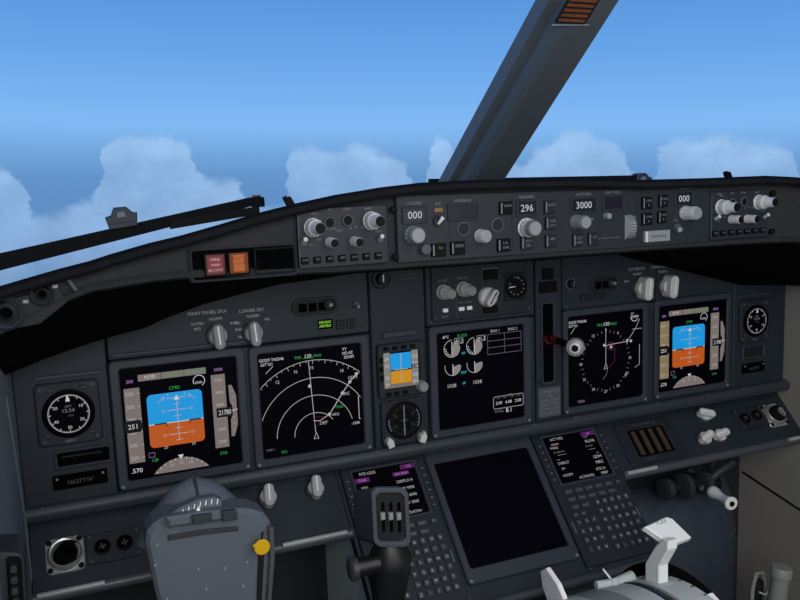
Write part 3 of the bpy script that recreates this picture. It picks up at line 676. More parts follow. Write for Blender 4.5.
x, y = CU(488, 297, .008); b = MB(); b.lathe([(.0175, 0), (.0175, .006), (.0155, .009)], 'knob_light', n=32); b.T = Matrix.Rotation(-.6, 4, 'Z'); b.prism(rrect(0, 0, .012, .032, .0055), .008, .024, 'knob_light', .002); b.build('autobrake_knob', cp, L(x, y, .004), smooth=True)
b = MB(); b.box(0, 0, .0, .002, .024, .0006, 'black'); b.build('pointer_line', cp, L(x, y, .0281) @ Matrix.Rotation(-.6, 4, 'Z'))
x, y = CU(489, 274); b = MB(); b.prism(rrect(0, 0, .028, .018, .001), .004, .007, 'black', .0008); b.box(0, .010, .004, .03, .0014, .001, 'label'); b.build('anti_skid_lamp', cp, L(x, y))
x, y = CU(489, 309); b = MB(); b.prism(rrect(0, 0, .028, .012, .001), .004, .007, 'black', .0008); b.build('lower_lamp', cp, L(x, y))
x, y = CU(514, 286); b = MB(); b.prism(rrect(0, 0, .046, .050, .004), .004, .006, 'panel_dark', .001); b.lathe([(.0215, .006), (.0215, .009), (.0195, .0092), (.019, .008)], 'black', n=36); b.build('flap_gauge', cp, L(x, y), smooth=False)
b = MB()
for i in range(10): a = math.radians(75 - i*31); b.flat(rrect(.0145*math.cos(a), .0145*math.sin(a), .0032, .0022), 0, 'label')
b.box(-.009, 0, 0, .012, .0014, .0006, 'white'); b.text('FLAPS', .0, .0165, .003, .0, 'label'); b.build('flap_marks', cp, L(x, y, .0094))
for (px, py, w_, m_) in ((444, 310, .010, 'white'), (460, 308.5, .011, 'white'), (468, 307.5, .010, 'white')):
    x, y = CU(px, py); b = MB(); b.prism(rrect(0, 0, w_, .0065, .0015), .004, .0075, m_, .0008); b.build('white_button', cp, L(x, y))
x, y = CU(444, 313); word(cp, 'RESET', x, y - .006, .0035, z=.0043); x, y = CU(464, 302); word(cp, 'FUEL FLOW', x, y, .0035, z=.0043)
x, y = CU(440, 308)
# gear: upper plate, slot, handle, lower placard
t = thing('gear_selector_unit', A.mat(.140, .085), 'narrow dark gear panel with a tall black slot beside the engine screen', 'control panel')
b = MB(); b.prism(rrect(-.002, .0, .050, .222, .003), 0, .003, 'panel', .001); b.build('face', t)
b = MB(); b.frame(rrect(-.003, -.040, .030, .152, .005), rrect(-.003, -.040, .022, .144, .004), .003, .006, 'panel_edge', .001, .003); b.prism(rrect(-.003, -.040, .024, .146), .0032, .0036, 'recess'); b.build('slot', t)
b = MB(); b.prism(rrect(0, 0, .022, .020, .001), 0, .004, 'black', .0008); b.build('gear_lamp', t, L(-.002, .086, .003))
b = MB(); b.prism(rrect(0, 0, .036, .020, .001), 0, .004, 'black', .0008); b.build('gear_lamp', t, L(-.002, .062, .003))
b = MB()
for y, s_ in ((.02, 'UP'), (-.035, 'OFF'), (-.095, 'DN')): b.text(s_, -.021, y, .004, .0033, 'label_dim')
b.build('lettering', t)
t = thing('gear_placard', A.mat(.140, -.066), 'square grey placard of small writing below the gear slot', 'placard')
b = MB(); b.prism(rrect(0, 0, .048, .056, .003), 0, .0035, 'label_dim', .001); b.build('plate', t)
b = MB()
for i, s_ in enumerate(('LIMITS', 'IAS', 'OPERATION', 'RETRACT 235K', 'EXTEND 270K', 'EXTENDED 320K')): b.text(s_, 0, .020 - i*.008, .0045, .0038, 'label', w=.040 if i != 1 else .012)
b.box(0, -.004, .0035, .0015, .03, .0004, 'label_dim'); b.build('lettering', t)
t = thing('gear_lever', A.mat(.137, .052), 'landing gear lever with a round grey wheel knob standing out of the slot', 'lever')
b = MB(); b.tube([(0, .004, .003), (0, .002, .04), (0, 0, .082)], [.0065, .006, .006], 'black', 14); b.tube([(0, .0035, .020), (0, .002, .034)], [.0072, .0072], 'gear_red', 14); b.lathe([(.0, 0)] and [(.010, .003), (.009, .010)], 'gear_red', n=16); b.build('shaft', t, smooth=True)
b = MB(); b.T = T((0, 0, .088)) @ Matrix.Rotation(math.radians(-38), 4, 'Y') @ T((0, 0, -.009)); b.lathe([(.006, -.001), (.0145, .001), (.0162, .006), (.0162, .012), (.0145, .017), (.007, .019), (.006, .014)], 'knob', n=32, cap='knob_dark'); b.build('wheel_knob', t, smooth=True)
b = MB(); b.T = T((0, 0, .088)) @ Matrix.Rotation(math.radians(-38), 4, 'Y') @ T((0, 0, -.009)); b.lathe([(.0095, .0185), (.0095, .0205), (.006, .0215)], 'knob_light', n=20, cap='black'); b.build('wheel_hub', t, smooth=True)

# ------------------------------------------------------------------ glareshield panels
def efis(M, label):
    t = thing('knob_panel', M, label, 'control panel', 'knob panels on the glareshield')
    b = MB(); b.prism(rrect(0, 0, .126, .076, .003), -.003, .002, 'module', .001)
    b.box(-.062, 0, .002, .0012, .066, .0006, 'label_dim')
    for i, s_ in enumerate(('RADIO', 'IN')): b.text(s_, -.046 + i*.0, .034 if i == 0 else -.008, .0026, .0023, 'label')
    for s_, x, y in (('MINS', -.040, .031), ('FPV', -.018, .0345), ('MTRS', .006, .0345), ('BARO', .036, .034), ('VOR 1', -.042, .002), ('APP', -.022, .011), ('MAP', -.014, .0105), ('PLN', -.006, .008), ('10', .010, .010), ('20', .018, .011), ('40', .026, .010), ('VOR 2', .050, .004), ('ADF', -.035, -.002)):
        b.text(s_, x, y, .0028, .0023, 'label')
    b.build('face', t)
    for x, y in ((-.0385, .0135), (.0435, .0180)):
        b = knob_lathe(.0112, .015, 'knob_light'); k = b.build('knob', t, L(x - .004, y, .002), smooth=True)
        b = knob_lathe(.0080, .017, 'knob_light', 'black', False); b.build('inner_knob', k, L(0, 0, .015), smooth=True)
    for x, y in ((-.0195, .0185), (.0055, .0200)):
        b = MB(); b.lathe([(.0075, 0), (.0075, .003), (.0062, .0035), (.0058, .002)], 'label_dim', n=24, cap='black'); b.build('push_button', t, L(x, y, .002), smooth=True)
    for x, y in ((-.020, -.0065), (.0145, -.0075)):
        b = knob_lathe(.0064, .020, 'knob_light', 'black'); b.build('small_knob', t, L(x, y, .002), smooth=True)
    for x, y in ((-.056, -.004), (.0505, -.006)):
        b = MB(); b.lathe([(.0045, 0), (.0045, .003)], 'knob_dark', n=14); b.tube([(0, 0, .003), (0, .004, .011)], [.0022, .003], 'knob_light', 8); b.build('toggle', t, L(x, y, .002))
    for i in range(7):
        b = MB(); b.prism(rrect(0, 0, .0098, .0085, .001), 0, .004, 'black', .0008); b.text(('WXR', 'STA', 'WPT', 'ARPT', 'DATA', 'POS', 'TERR')[i], 0, .001, .0022, .0042, 'label'); b.build('push_button', t, L(-.056 + i*.0172, -.0275, .002))
    bpy.context.view_layer.update()
    for ch in t.children: ch.matrix_local = Matrix.Translation((-.0015, 0, 0)) @ Matrix.Diagonal((.93, .97, 1, 1)) @ ch.matrix_local
    for x, y in ((.0665, .030), (.0665, -.030)): b = MB(); b.lathe([(.0045, 0), (.0045, .004), (.003, .005)], 'black', n=14); b.build('fastener', t, L(x, y, -.001))
    return t
e0 = efis(G.mat(-.332, .2765, .002), 'knob panel on the glareshield between the red and amber lights and the mode panel')
dup(e0, G.mat(.314, .273, .002), 'knob panel at the far right end of the glareshield')
# mode control panel
mc = thing('mode_control_panel', G.mat(0, .278, .002), 'long autopilot panel with white number windows in the middle of the glareshield', 'control panel')
def GU(px, py, h=.004): u_, v_ = G.at(px, py, h); return u_, v_ - .278
b = MB(); b.prism([(-.262, -.040), (.252, -.044), (.252, .041), (-.262, .046)], -.003, .002, 'module', .001)
for px in (449, 512, 560, 600, 636, 668):
    x0, y0 = GU(px, 225); b.box(x0, 0, .002, .0008, .07, .0002, 'panel_dark')
b.build('face', mc)
def win(px, py, s_, w_, h_=.017, lab=None, wordsz=.0095):
    x, y = GU(px, py); b = MB(); b.frame(rrect(0, 0, w_ + .006, h_ + .006, .002), rrect(0, 0, w_, h_, .001), 0, .0025, 'panel', .0008, .0005); b.prism(rrect(0, 0, w_ + .001, h_ + .001), .0002, .0012, 'window'); wv = b.build('number_window', mc, L(x, y, .002))
    if s_: b = MB(); b.text(s_, 0, 0, wordsz, 0, 'e_digit'); b.build('digits', wv, L(0, 0, .0015))
    if lab: word(mc, lab, x, y + h_/2 + .0065, .0038, z=.0023)
win(414.5, 215, '000', .030, lab='COURSE'); win(463, 212, None, .040, lab='IAS/MACH'); win(526.5, 208, '296', .028, lab='HEADING'); win(583.5, 205, '3000', .040, lab='ALTITUDE'); win(613, 203, None, .032, lab='VERT SPEED'); win(683.5, 198.5, '000', .030, lab='COURSE')
def mk(px, py, r_, h_, m='knob', cap=None, nm='knob'):
    x, y = GU(px, py, .006); return knob_lathe(r_, h_, m, cap).build(nm, mc, L(x, y, .002), smooth=True)
mk(413, 235, .0105, .020, 'knob', None, 'course_knob')
mk(481, 236, .0085, .018, 'knob_light', 'knob', 'speed_knob')
k = mk(527, 228, .0125, .010, 'knob_light', None, 'heading_knob'); b = knob_lathe(.0105, .014, 'knob'); b.build('inner_knob', k, L(0, 0, .010), smooth=True)
mk(577, 222, .0095, .024, 'knob', None, 'altitude_knob')
mk(686, 213, .0100, .026, 'knob_light', 'knob', 'course_knob')
mk(607, 216, .0045, .008, 'knob', None, 'small_knob'); mk(424, 249, .0075, .010, 'knob_dark', None, 'small_knob')
for px, py, r_ in ((463, 229, .0096), (497, 225, .0098)):
    x, y = GU(px, py); b = MB(); b.lathe([(r_, 0), (r_, .002), (r_*.86, .0025), (r_*.8, .001)], 'label_dim', n=28, cap='panel_dark'); b.build('ring_dial', mc, L(x, y, .002), smooth=True)
x, y = GU(438, 221); b = MB(); b.lathe([(.0075, 0), (.0075, .003), (.006, .003)], 'panel_dark', n=20, cap='window'); sw = b.build('arm_switch', mc, L(x, y, .002), smooth=True); b = MB(); b.tube([(-.001, -.003, .003), (.002, .004, .010)], [.0018, .0026], 'white', 8); b.build('bat', sw)
x, y = GU(438, 210); b = MB(); b.prism(rrect(0, 0, .012, .005, .001), 0, .002, 'amber_dim'); b.text('A/T', 0, .008, .004, .0001, 'label'); b.build('arm_lamp', mc, L(x, y, .002))
for i, (px, py, w_, tx) in enumerate(((438, 250, .021, ['N1']), (457, 248, .021, ['SPEED']), (505, 208, .020, ['VNAV', '']), (503, 245, .020, ['LVL', 'CHG']), (526, 243, .019, ['HDG', 'SEL']), (549, 207, .018, ['LNAV', '']), (550, 223, .018, ['VOR', 'LOC']), (550, 241, .018, ['APP', '']), (577, 240, .017, ['ALT', 'HLD']), (592, 239, .016, ['V/S', '']),
                                 (646, 203, .018, ['CMD', 'A']), (662, 201, .015, ['CMD', 'B']), (646, 219, .018, ['CWS', 'A']), (661, 217, .015, ['CWS', 'B']))):
    x, y = GU(px, py); b = MB(); b.prism(rrect(0, 0, w_, .0175, .001), 0, .004, 'black' if i not in (4, 5, 6, 7, 8, 9) else 'panel_dark', .0008); b.box(-w_*.38, 0, .004, w_*.09, .014, .0004, 'label')
    for j, s_ in enumerate(tx):
        if s_: b.text(s_, w_*.1, .003 - j*.006, .0034, .0043, 'label')
    b.build('push_button', mc, L(x, y, .002))
x, y = GU(656, 236); b = MB(); b.prism(rrect(0, 0, .047, .0165, .001), 0, .004, 'knob', .001); b.box(-.021, 0, .004, .004, .015, .0012, 'knob_light'); b.text('DISENGAGE', .002, 0, .0035, .0042, 'panel_dark'); b.build('disengage_bar', mc, L(x, y, .002))
x, y = GU(628, 227); b = MB()                                    # thumb wheel standing proud
prof = []
for i in range(13):
    a = math.radians(-70 + 140*i/12); prof.append((math.sin(a)*.0185, math.cos(a)*.0185 - .006))
b.loft([[(xx, yy, max(.0, zz)) for yy, zz in prof] for xx in (-.006, 0, .006)], 'knob', closed=False, cap=False)
for sx in (-.006, .006): b.add([(sx, yy, max(0, zz)) for yy, zz in prof], [tuple(range(13)) if sx > 0 else tuple(reversed(range(13)))], 'knob_light')
for i in range(9):
    a = math.radians(-50 + 100*i/8); b.box(0, math.sin(a)*.0185, math.cos(a)*.0185 - .0065, .011, .0009, .0012, 'knob_dark')
b.build('thumb_wheel', mc, L(x, y, .002)); word(mc, 'DN', x + .012, y + .014, .003, z=.0023); word(mc, 'UP', x + .012, y - .014, .003, z=.0023)
x, y = GU(607, 238); b = MB(); b.box(0, 0, 0, .045, .0012, .0006, 'label_dim'); b.build('marking_line', mc, L(x, y, .002))
x, y = GU(676, 228); b = MB(); b.lathe([(.007, 0), (.007, .003)], 'knob_dark', n=16); b.tube([(0, 0, .003), (-.003, -.002, .012)], [.003, .004], 'knob', 8); b.build('director_switch', mc, L(x, y, .002)); word(mc, 'F/D', x, y + .011, .003, z=.0023)
x, y = GU(590, 219); word(mc, '1000', x + .002, y, .0035, z=.0023)

# warning lights and dark display beside the left knob panel
GW = Frame((0, -.262, 0), (0, -1, 0))
t = thing('warning_recess', GW.mat(-.4575, .2525), 'long dark recess in the glareshield left of the knob panel', 'recess')
b = MB(); b.frame(rrect(0, 0, .130, .040, .004), rrect(0, 0, .122, .034, .003), 0, .009, 'hood_face', .002, .002); b.build('rim', t)
b = MB(); b.prism(rrect(0, 0, .124, .036), .0, .005, 'recess'); b.build('backing', t)
def warn(x, m_, lab, lines, pale):
    t = thing('warning_light', GW.mat(x, .2525, .0052), lab, 'warning light', 'master warning lights')
    b = MB(); b.frame(rrect(0, 0, .0265, .0285, .002), rrect(0, 0, .022, .024, .001), 0, .006, 'black', .001, .001); b.build('case', t)
    b = MB(); b.prism(rrect(0, 0, .0225, .0245), .001, .0046, 'e_redd' if m_ == 'e_red' else 'rust'); b.prism(rrect(0, 0, .0175 if m_ == 'e_red' else .013, .0195), .0046, .005, m_)
    b.build('lens', t)
    b = MB()
    for i, s_ in enumerate(lines): b.text(s_, 0, .006 - i*.0062, .0030, .0054, pale, w=min(.017, .0026*len(s_)))
    b.build('lettering', t)
warn(-.4925, 'e_red', 'square red push light left of the amber one', ['FIRE', 'WARN', 'BELL CUTOUT'], 'e_pink')
warn(-.4650, 'e_orange', 'square amber push light right of the red one', ['MASTER', 'CAUTION'], 'e_red')
t = thing('annunciator_window', GW.mat(-.4215, .2525, .0052), 'wide unlit black window right of the amber light', 'annunciator')
b = MB(); b.frame(rrect(0, 0, .050, .031, .002), rrect(0, 0, .046, .027, .001), 0, .006, 'panel_dark', .001, .001); b.build('case', t)
b = MB(); b.prism(rrect(0, 0, .0465, .0275), .001, .003, 'recess'); b.build('pane', t)
# vents on the left end of the glareshield
def outlet(px, py, r_, label, ballx=.0):
    u_, v_ = G.at(px, py, .004); t = thing('air_outlet', G.mat(u_, v_, -.004), label, 'air outlet', 'small air outlets')
    b = MB(); b.lathe([(r_, 0), (r_, .008), (r_*.86, .011), (r_*.72, .009), (r_*.66, .003)], 'yoke_dark', n=32, cap='recess'); b.build('ring', t, smooth=True)
    b = MB(); b.lathe([(r_*.58, .002), (r_*.55, .009), (r_*.35, .011), (r_*.3, .006)], 'panel_dark', n=24, cap='recess'); b.build('nozzle', t, smooth=True)
    b = MB(); b.box(r_*1.05, r_*.55, .004, .006, .004, .006, 'knob', .001); b.build('latch', t)
b = MB(); b.T = G.mat(-.705, .219, -.004); b.prism([(-.04, -.024), (.02, -.018), (.050, .004), (.042, .022), (.0, .014), (-.04, .0)], -.002, .005, 'panel_dark', .001); o = b.build('outlet_plate'); tag(o, 'dark plate behind the two air outlets at the left end of the glareshield', 'plate')
outlet(6, 313, .019, 'large round air outlet at the very left edge of the glareshield'); outlet(42, 294, .013, 'smaller dark air outlet right of the large one')
b = MB(); u_, v_ = G.at(71, 283); b.T = G.mat(u_, v_, 0, .5); b.box(0, 0, 0, .004, .020, .006, 'label_dim', .001); o = b.build('outlet_lever'); tag(o, 'short pale slanted tab right of the two air outlets', 'tab')

# ------------------------------------------------------------------ sloping lower panels
def slab(name, u0, u1, v0, v1, m, label, cat, d=0):
    t = thing(name, P.mat((u0 + u1)/2, (v0 + v1)/2), label, cat); w_, h_ = u1 - u0, v1 - v0
    b = MB(); b.prism(rrect(0, 0, w_, h_, .003), -.018, d, m, .002); b.build('face', t)
    b = MB(); b.T = T((0, -h_/2 - .005, -.004)); b.tube([(-w_/2, 0, 0), (w_/2, 0, 0)], .0085, 'rail', 14); b.build('edge_rail', t, smooth=True)
    return t
ll = slab('lower_console', -.738, -.268, .012, .122, 'panel', 'sloping lower panel on the left under the two left screens', 'control panel')
lr = slab('lower_console', .268, .735, .012, .122, 'panel', 'sloping lower panel on the right under the two right screens', 'control panel')
for par, xs in ((ll, ((-.228, -.14), (.12, .225))), (lr, ((-.228, -.16), (.18, .232)))):
    for x0, x1 in xs:
        b = MB(); b.T = T((0, -.060, .0055)); b.tube([(x0, 0, 0), (x1, 0, 0)], .0042, 'rail_bright', 10); b.build('bright_strip', par, smooth=True)
def bigvent(u, v, label, rot=0):
    t = thing('air_vent', P.mat(u, v, 0, rot), label, 'air vent', 'square flanged air vents')
    b = MB(); b.frame([p for p in rrect(0, 0, .052, .052, .008, 7)], circ(0, 0, .0225, 32)[20:] + circ(0, 0, .0225, 32)[:20], 0, .004, 'metal', .001, 0)
    b.build('flange', t)
    for sx in (-1, 1):
        for sy in (-1, 1): s_ = MB(); s_.lathe([(.004, 0), (.004, .0012), (.0028, .0018)], 'black', n=12); s_.build('bolt', t, L(sx*.0205, sy*.0205, .004))
    b = MB(); b.lathe([(.0245, .001), (.0235, .010), (.021, .013), (.0185, .012), (.016, .002)], 'metal', n=36, cap='recess'); b.build('collar', t, smooth=True)
    b = MB(); b.T = T((.003, 0, .002)) @ Matrix.Rotation(.35, 4, 'Y'); b.lathe([(.0165, 0), (.017, .012), (.0145, .017), (.0125, .006)], 'rubber', n=28, cap='recess'); b.build('nozzle', t, smooth=True)
    return t
bigvent(-.692, .060, 'square silver air vent at the left end of the left lower panel')
bigvent(.686, .066, 'square silver air vent at the right end of the right lower panel')
def jack(u, v, label):
    t = thing('jack_socket', P.mat(u, v, .004), label, 'socket', 'round black sockets')
    b = MB(); b.lathe([(.0115, 0), (.0115, .003), (.0095, .004), (.009, .002)], 'black', n=24, cap='recess'); b.build('ring', t, smooth=True)
    b = MB(); b.box(0, 0, .002, .010, .002, .0025, 'knob_dark'); b.box(0, 0, .002, .002, .010, .0025, 'knob_dark'); b.build('cross', t, Matrix.Rotation(random.random(), 4, 'Z'))
for sx, nm in ((-1, 'left'), (1, 'right')):
    b = MB(); b.T = P.mat(sx*.625, .060 + (.010 if sx > 0 else 0)); b.prism(rrect(0, 0, .076, .046, .003), 0, .004, 'module', .001)
    for a in (-1, 1): screw(b, a*.033, .018, .004, .002, 'label_dim'); screw(b, a*.033, -.018, .004, .002, 'label_dim')
    o = b.build('socket_plate'); tag(o, 'small dark plate holding two sockets beside the %s air vent' % nm, 'plate', 'socket plates')
jack(-.641, .060, 'round black socket nearest the left air vent'); jack(-.610, .060, 'round black socket second from the left air vent')
jack(.607, .070, 'round black socket second from the right air vent'); jack(.640, .072, 'round black socket nearest the right air vent')
t = pointer_knob('rotary_selector', P, -.389, .088, 1.3, 'grey pointer knob on the left lower panel nearest the control column', -.15, 'lower panel knobs', m='knob_mid')
b = MB(); b.text('BACKGROUND', -.004, .024, .004, .0004, 'label_dim'); b.build('legend', t)
t = pointer_knob('rotary_selector', P, -.310, .088, 1.3, 'grey pointer knob on the left lower panel under the arc map', -.15, 'lower panel knobs', m='knob_mid')
b = MB(); b.text('AFDS FLOOD', -.006, .024, .004, .0004, 'label_dim'); b.build('legend', t)
for u, v, lab, rt in ((.512, .092, 'pale pointer knob highest of the three on the right lower panel', 1.2), (.482, .044, 'pale pointer knob lower left of the three on the right lower panel', 1.9), (.520, .044, 'pale pointer knob lower right of the three on the right lower panel', 1.7)):
    pointer_knob('rotary_selector', P, u, v, 1.25, lab, rt, 'lower panel knobs', m='knob_light')
# four-slot opening on the right lower panel
t = thing('breaker_window', P.mat(.362, .062), 'raised frame around four dark brown slots on the right lower panel', 'frame')
b = MB(); b.frame(rrect(0, 0, .135, .088, .006), rrect(.0, .0, .086, .056, .003), 0, .005, 'module', .002, .001); b.prism(rrect(0, 0, .088, .058), .0002, .0012, 'recess'); b.build('case', t)
for i in range(4):
    b = MB(); b.box(0, 0, 0, .010, .050, .003, 'breaker', .001); b.build('brown_slat', t, L(-.031 + i*.0205, 0, .0012))
b = MB(); b.text('SERVICE INTERPHONE', 0, .036, .004, .0053, 'label_dim'); b.text('OXYGEN', -.02, -.036, .004, .0053, 'label_dim'); b.build('lettering', t)

# ------------------------------------------------------------------ aisle stand: frame, lower display, two CDUs
st = thing('aisle_stand', P.mat(0, 0), 'dark sloping centre stand carrying the blank lower screen and both keypads', 'stand')
b = MB(); b.prism([(-.268, -.150), (.268, -.150), (.268, .124), (-.268, .124)], -.02, -.001, 'panel', .001); b.build('face', st)
b = MB(); b.tube([(-.268, -.153, -.004), (.268, -.153, -.004)], .009, 'rail', 14); b.build('lower_rail', st, smooth=True)
M_ = st.matrix_world.inverted()
for sx in (-1, 1):
    pw = [P.mat(sx*.262, .12, -.005).translation, P.mat(sx*.262, -.15, -.005).translation]
    pts = [pw[0], pw[1], Vector((sx*.262, pw[1].y, -1.1)), Vector((sx*.262, .13, -1.1)), Vector((sx*.262, .13, pw[0].z))]
    b = MB(); th = sx * .012
    vs = [tuple(p) for p in pts] + [tuple(p - Vector((th, 0, 0))) for p in pts]; n_ = 5
    b.add(vs, [tuple(range(n_)), tuple(range(2*n_ - 1, n_ - 1, -1))] + [(i, (i+1) % n_, n_ + (i+1) % n_, n_ + i) for i in range(n_)], 'pedestal')
    b.build('side_panel', st, M_.copy())
b = MB()
for x, y in ((-.115, .112), (.12, .112), (-.115, -.135), (.12, -.135)): b.lathe([(.007, -.001), (.007, .003), (.005, .004)], 'knob_dark', x, y, 20)
b.build_each('fastener', st, per=3)
t = du('large blank black lower screen between the two keypads', .0005, 0, 'lower_display', .214, .240, P, .188, .007)
# CDU
def cdu(u, label, seed, lines):
    t = thing('keypad_unit', P.mat(u, -.008), label, 'keypad unit', 'control display keypads')
    W = .150; b = MB(); b.prism(rrect(0, 0, W, .262, .004), 0, .006, 'module', .0015); b.build('case', t)
    b = MB(); sw, sh, sy = .112, .092, .066
    b.frame(rrect(0, sy, sw + .010, sh + .010, .003), rrect(0, sy, sw, sh, .002), .006, .010, 'bezel', .0015, .006); b.build('screen_rim', t)
    b = MB(); b.prism(rrect(0, sy, sw + .001, sh + .001), .0062, .0072, 'glass'); sc = b.build('screen', t)
    b = MB(); rr_ = random.Random(seed)
    for (s_, x, y, h_, m_, hl) in lines:
        h_ *= .82; m_ = 'e_cell' if m_ == 'e_white' else m_
        if hl: b.flat(rrect(x, sy + y, hl, h_*1.7), .0075, 'e_magd')
        b.text(s_, x, sy + y, h_, .0077, m_)
    b.build('screen_text', sc)
    for i in range(6):
        for sx in (-1, 1): k = MB(); k.prism(rrect(0, 0, .0075, .005, .001), 0, .003, 'key', .0006); k.box(0, 0, .003, .005, .0009, .0002, 'label'); k.build('line_key', t, L(sx*.068, sy + .031 - i*.0135, .006))
    def key(x, y, w_, h_, s_, lab='metal'):
        k = MB(); k.prism(rrect(0, 0, w_, h_, .0012), 0, .0035, 'key', .0008); k.text(s_, 0, 0, h_*.38 if len(s_) < 3 else h_*.28, .0037, lab, w=w_*.62 if len(s_) > 2 else None); k.build('key', t, L(x, y, .006))
    fn = [['INIT', 'RTE', 'CLB', 'CRZ', 'DES'], ['MENU', 'LEGS', 'DEP', 'HOLD', 'PROG'], ['N1', 'FIX']]
    y0 = .003
    for r_, row in enumerate(fn):
        for c_, s_ in enumerate(row): key(-.050 + c_*.0215, y0 - r_*.0145, .018, .0105, s_)
    key(.0575, y0, .012, .009, 'EX')
    for r_, row in enumerate(['123', '456', '789', '.0±']):
        for c_, s_ in enumerate(row): key(-.056 + c_*.0155, -.054 - r_*.0165, .0115, .0115, s_, 'knob_light')
    al = ['ABCDE', 'FGHIJ', 'KLMNO', 'PQRST', 'UVWXY', 'Z_/>D']
    for r_, row in enumerate(al):
        for c_, s_ in enumerate(row): key(-.003 + c_*.0155, -.026 - r_*.0165, .0115, .0118, s_, 'knob_light')
    key(-.056, -.040, .013, .009, 'PP'); key(-.040, -.040, .013, .009, 'NP')
    for x in (-.069, .069):
        b = MB(); b.prism(rrect(0, 0, .004, .020, .001), .006, .008, 'label_dim'); b.build('side_light', t, L(x, -.06))
    return t
L1 = [('RTE LEGS', -.030, .040, .006, 'e_white', 0), ('1/3', .045, .040, .006, 'e_mag', .03), ('THA', -.042, .029, .006, 'e_mag', .026), ('250/ 8000', .028, .029, .005, 'e_mag', .03)] + \
     [(('ABQ', 'MRC', 'GDM', 'LAX')[i], -.042, .015 - i*.013, .006, 'e_white', 0) for i in range(4)] + [(('238/FL214', '240/ 9000', '230/ 6000', '210/ 3000')[i], .030, .015 - i*.013, .006, 'e_white', 0) for i in range(4)] + \
     [('- - - - - - - - -', 0, -.034, .004, 'e_white', 0), ('RTE DATA>', .026, -.041, .006, 'e_white', 0), ('<INDEX', -.035, -.041, .006, 'e_white', 0)]
L2 = [('ACT RTE', -.028, .040, .006, 'e_white', 0), ('1/4', .042, .040, .006, 'e_mag', .030), ('DEST', .035, .034, .004, 'e_dim', 0), ('ORIGIN', -.036, .030, .004, 'e_pink', 0), ('KABQ', -.040, .023, .006, 'e_white', 0), ('KLAX', .040, .025, .007, 'e_white', 0), ('CO ROUTE', -.034, .014, .004, 'e_dim', 0), ('FLT NO', .034, .015, .004, 'e_dim', 0),
      ('----------', -.030, .008, .005, 'e_white', 0), ('--------', .036, .008, .005, 'e_white', 0), ('VIA', -.042, -.001, .004, 'e_dim', 0), ('TO', .044, -.001, .004, 'e_dim', 0), ('DIRECT', -.034, -.008, .006, 'e_white', 0), ('GDM', .040, -.008, .007, 'e_white', 0),
      ('J64', -.040, -.019, .006, 'e_white', 0), ('MRC', .040, -.019, .007, 'e_white', 0), ('RTE 2>', .036, -.032, .006, 'e_white', 0), ('<COPY', -.036, -.032, .006, 'e_white', 0), ('ACTIVATE', .0, -.041, .006, 'e_white', 0), ('PERF', .040, -.041, .006, 'e_white', 0)]
cdu(-.187, 'keypad unit left of the blank lower screen, partly behind the control wheel grip', 1, L1)
cdu(.187, 'keypad unit right of the blank lower screen', 2, L2)

# ------------------------------------------------------------------ control wheel and column (captain)
yk = thing('control_wheel', T((-.54, -.40, -.02)), 'grey control wheel with a clipboard hub and two grips on the left', 'control wheel')
YM = yk.matrix_world.inverted()
def kpts(pp, Y): return [CAM + ray(x, y) * ((Y - CAM.y) / ray(x, y).y) for x, y in pp]
def kprism(pp, Y, depth, m, ch=.002, b=None):            # outline in the plane Y facing the pilot, body going forward
    w_ = kpts(pp, Y); b = b or MB(); fr = Frame((0, Y, 0), (0, -1, 0)); poly = [(p.x, p.z) for p in w_]
    ar = sum(poly[i-1][0]*poly[i][1] - poly[i][0]*poly[i-1][1] for i in range(len(poly)))
    if ar < 0: poly = poly[::-1]
    b.T = YM @ fr.mat(0, 0); b.prism(poly, -depth, 0, m, ch); return b
hub = [(146, 545), (147, 533), (153, 525), (163, 518), (180, 513), (205, 510), (235, 509), (252, 510), (264, 514), (270, 521), (273, 530), (272, 560), (268, 610), (262, 650), (175, 665), (163, 620), (155, 590)]
kprism(hub, -.40, .035, 'yoke', .004).build('hub_plate', yk)
b = kprism([(166, 518), (200, 513), (238, 509), (239, 519), (202, 524), (168, 529)], -.411, .011, 'yoke', .003); kprism([(192, 517), (212, 514.5), (212, 522), (193, 525)], -.416, .006, 'yoke_dark', .001, b); kprism([(222, 512), (236, 510.5), (238, 520), (223, 522)], -.416, .006, 'yoke_dark', .001, b); b.build('paper_clip', yk)
b = kprism([(168, 536), (205, 530), (238, 527), (239, 531), (205, 535), (168, 541)], -.403, .003, 'yoke_dark', .001); b.build('clip_slot', yk)
b = kprism([(259, 545), (265, 545), (262, 600), (256, 640), (251, 640), (257, 600)], -.4025, .003, 'yoke_black', .0005); b.build('side_slot', yk)
b = kprism([(269, 528), (274, 528), (275, 560), (271, 610), (264, 650), (260, 650), (267, 610), (270, 560)], -.408, .008, 'rail', .001); b.build('side_rim', yk)
b = MB()
for p in kpts([(155, 565), (198, 569), (225, 568), (247, 562), (167, 599), (206, 589), (157, 545), (243, 586)], -.4012): b.T = YM @ T(p) @ Matrix.Rotation(math.pi/2, 4, 'X'); b.lathe([(.0016, -.001), (.0016, .0008)], 'label', n=8)
b.build_each('rivet', yk, per=3)
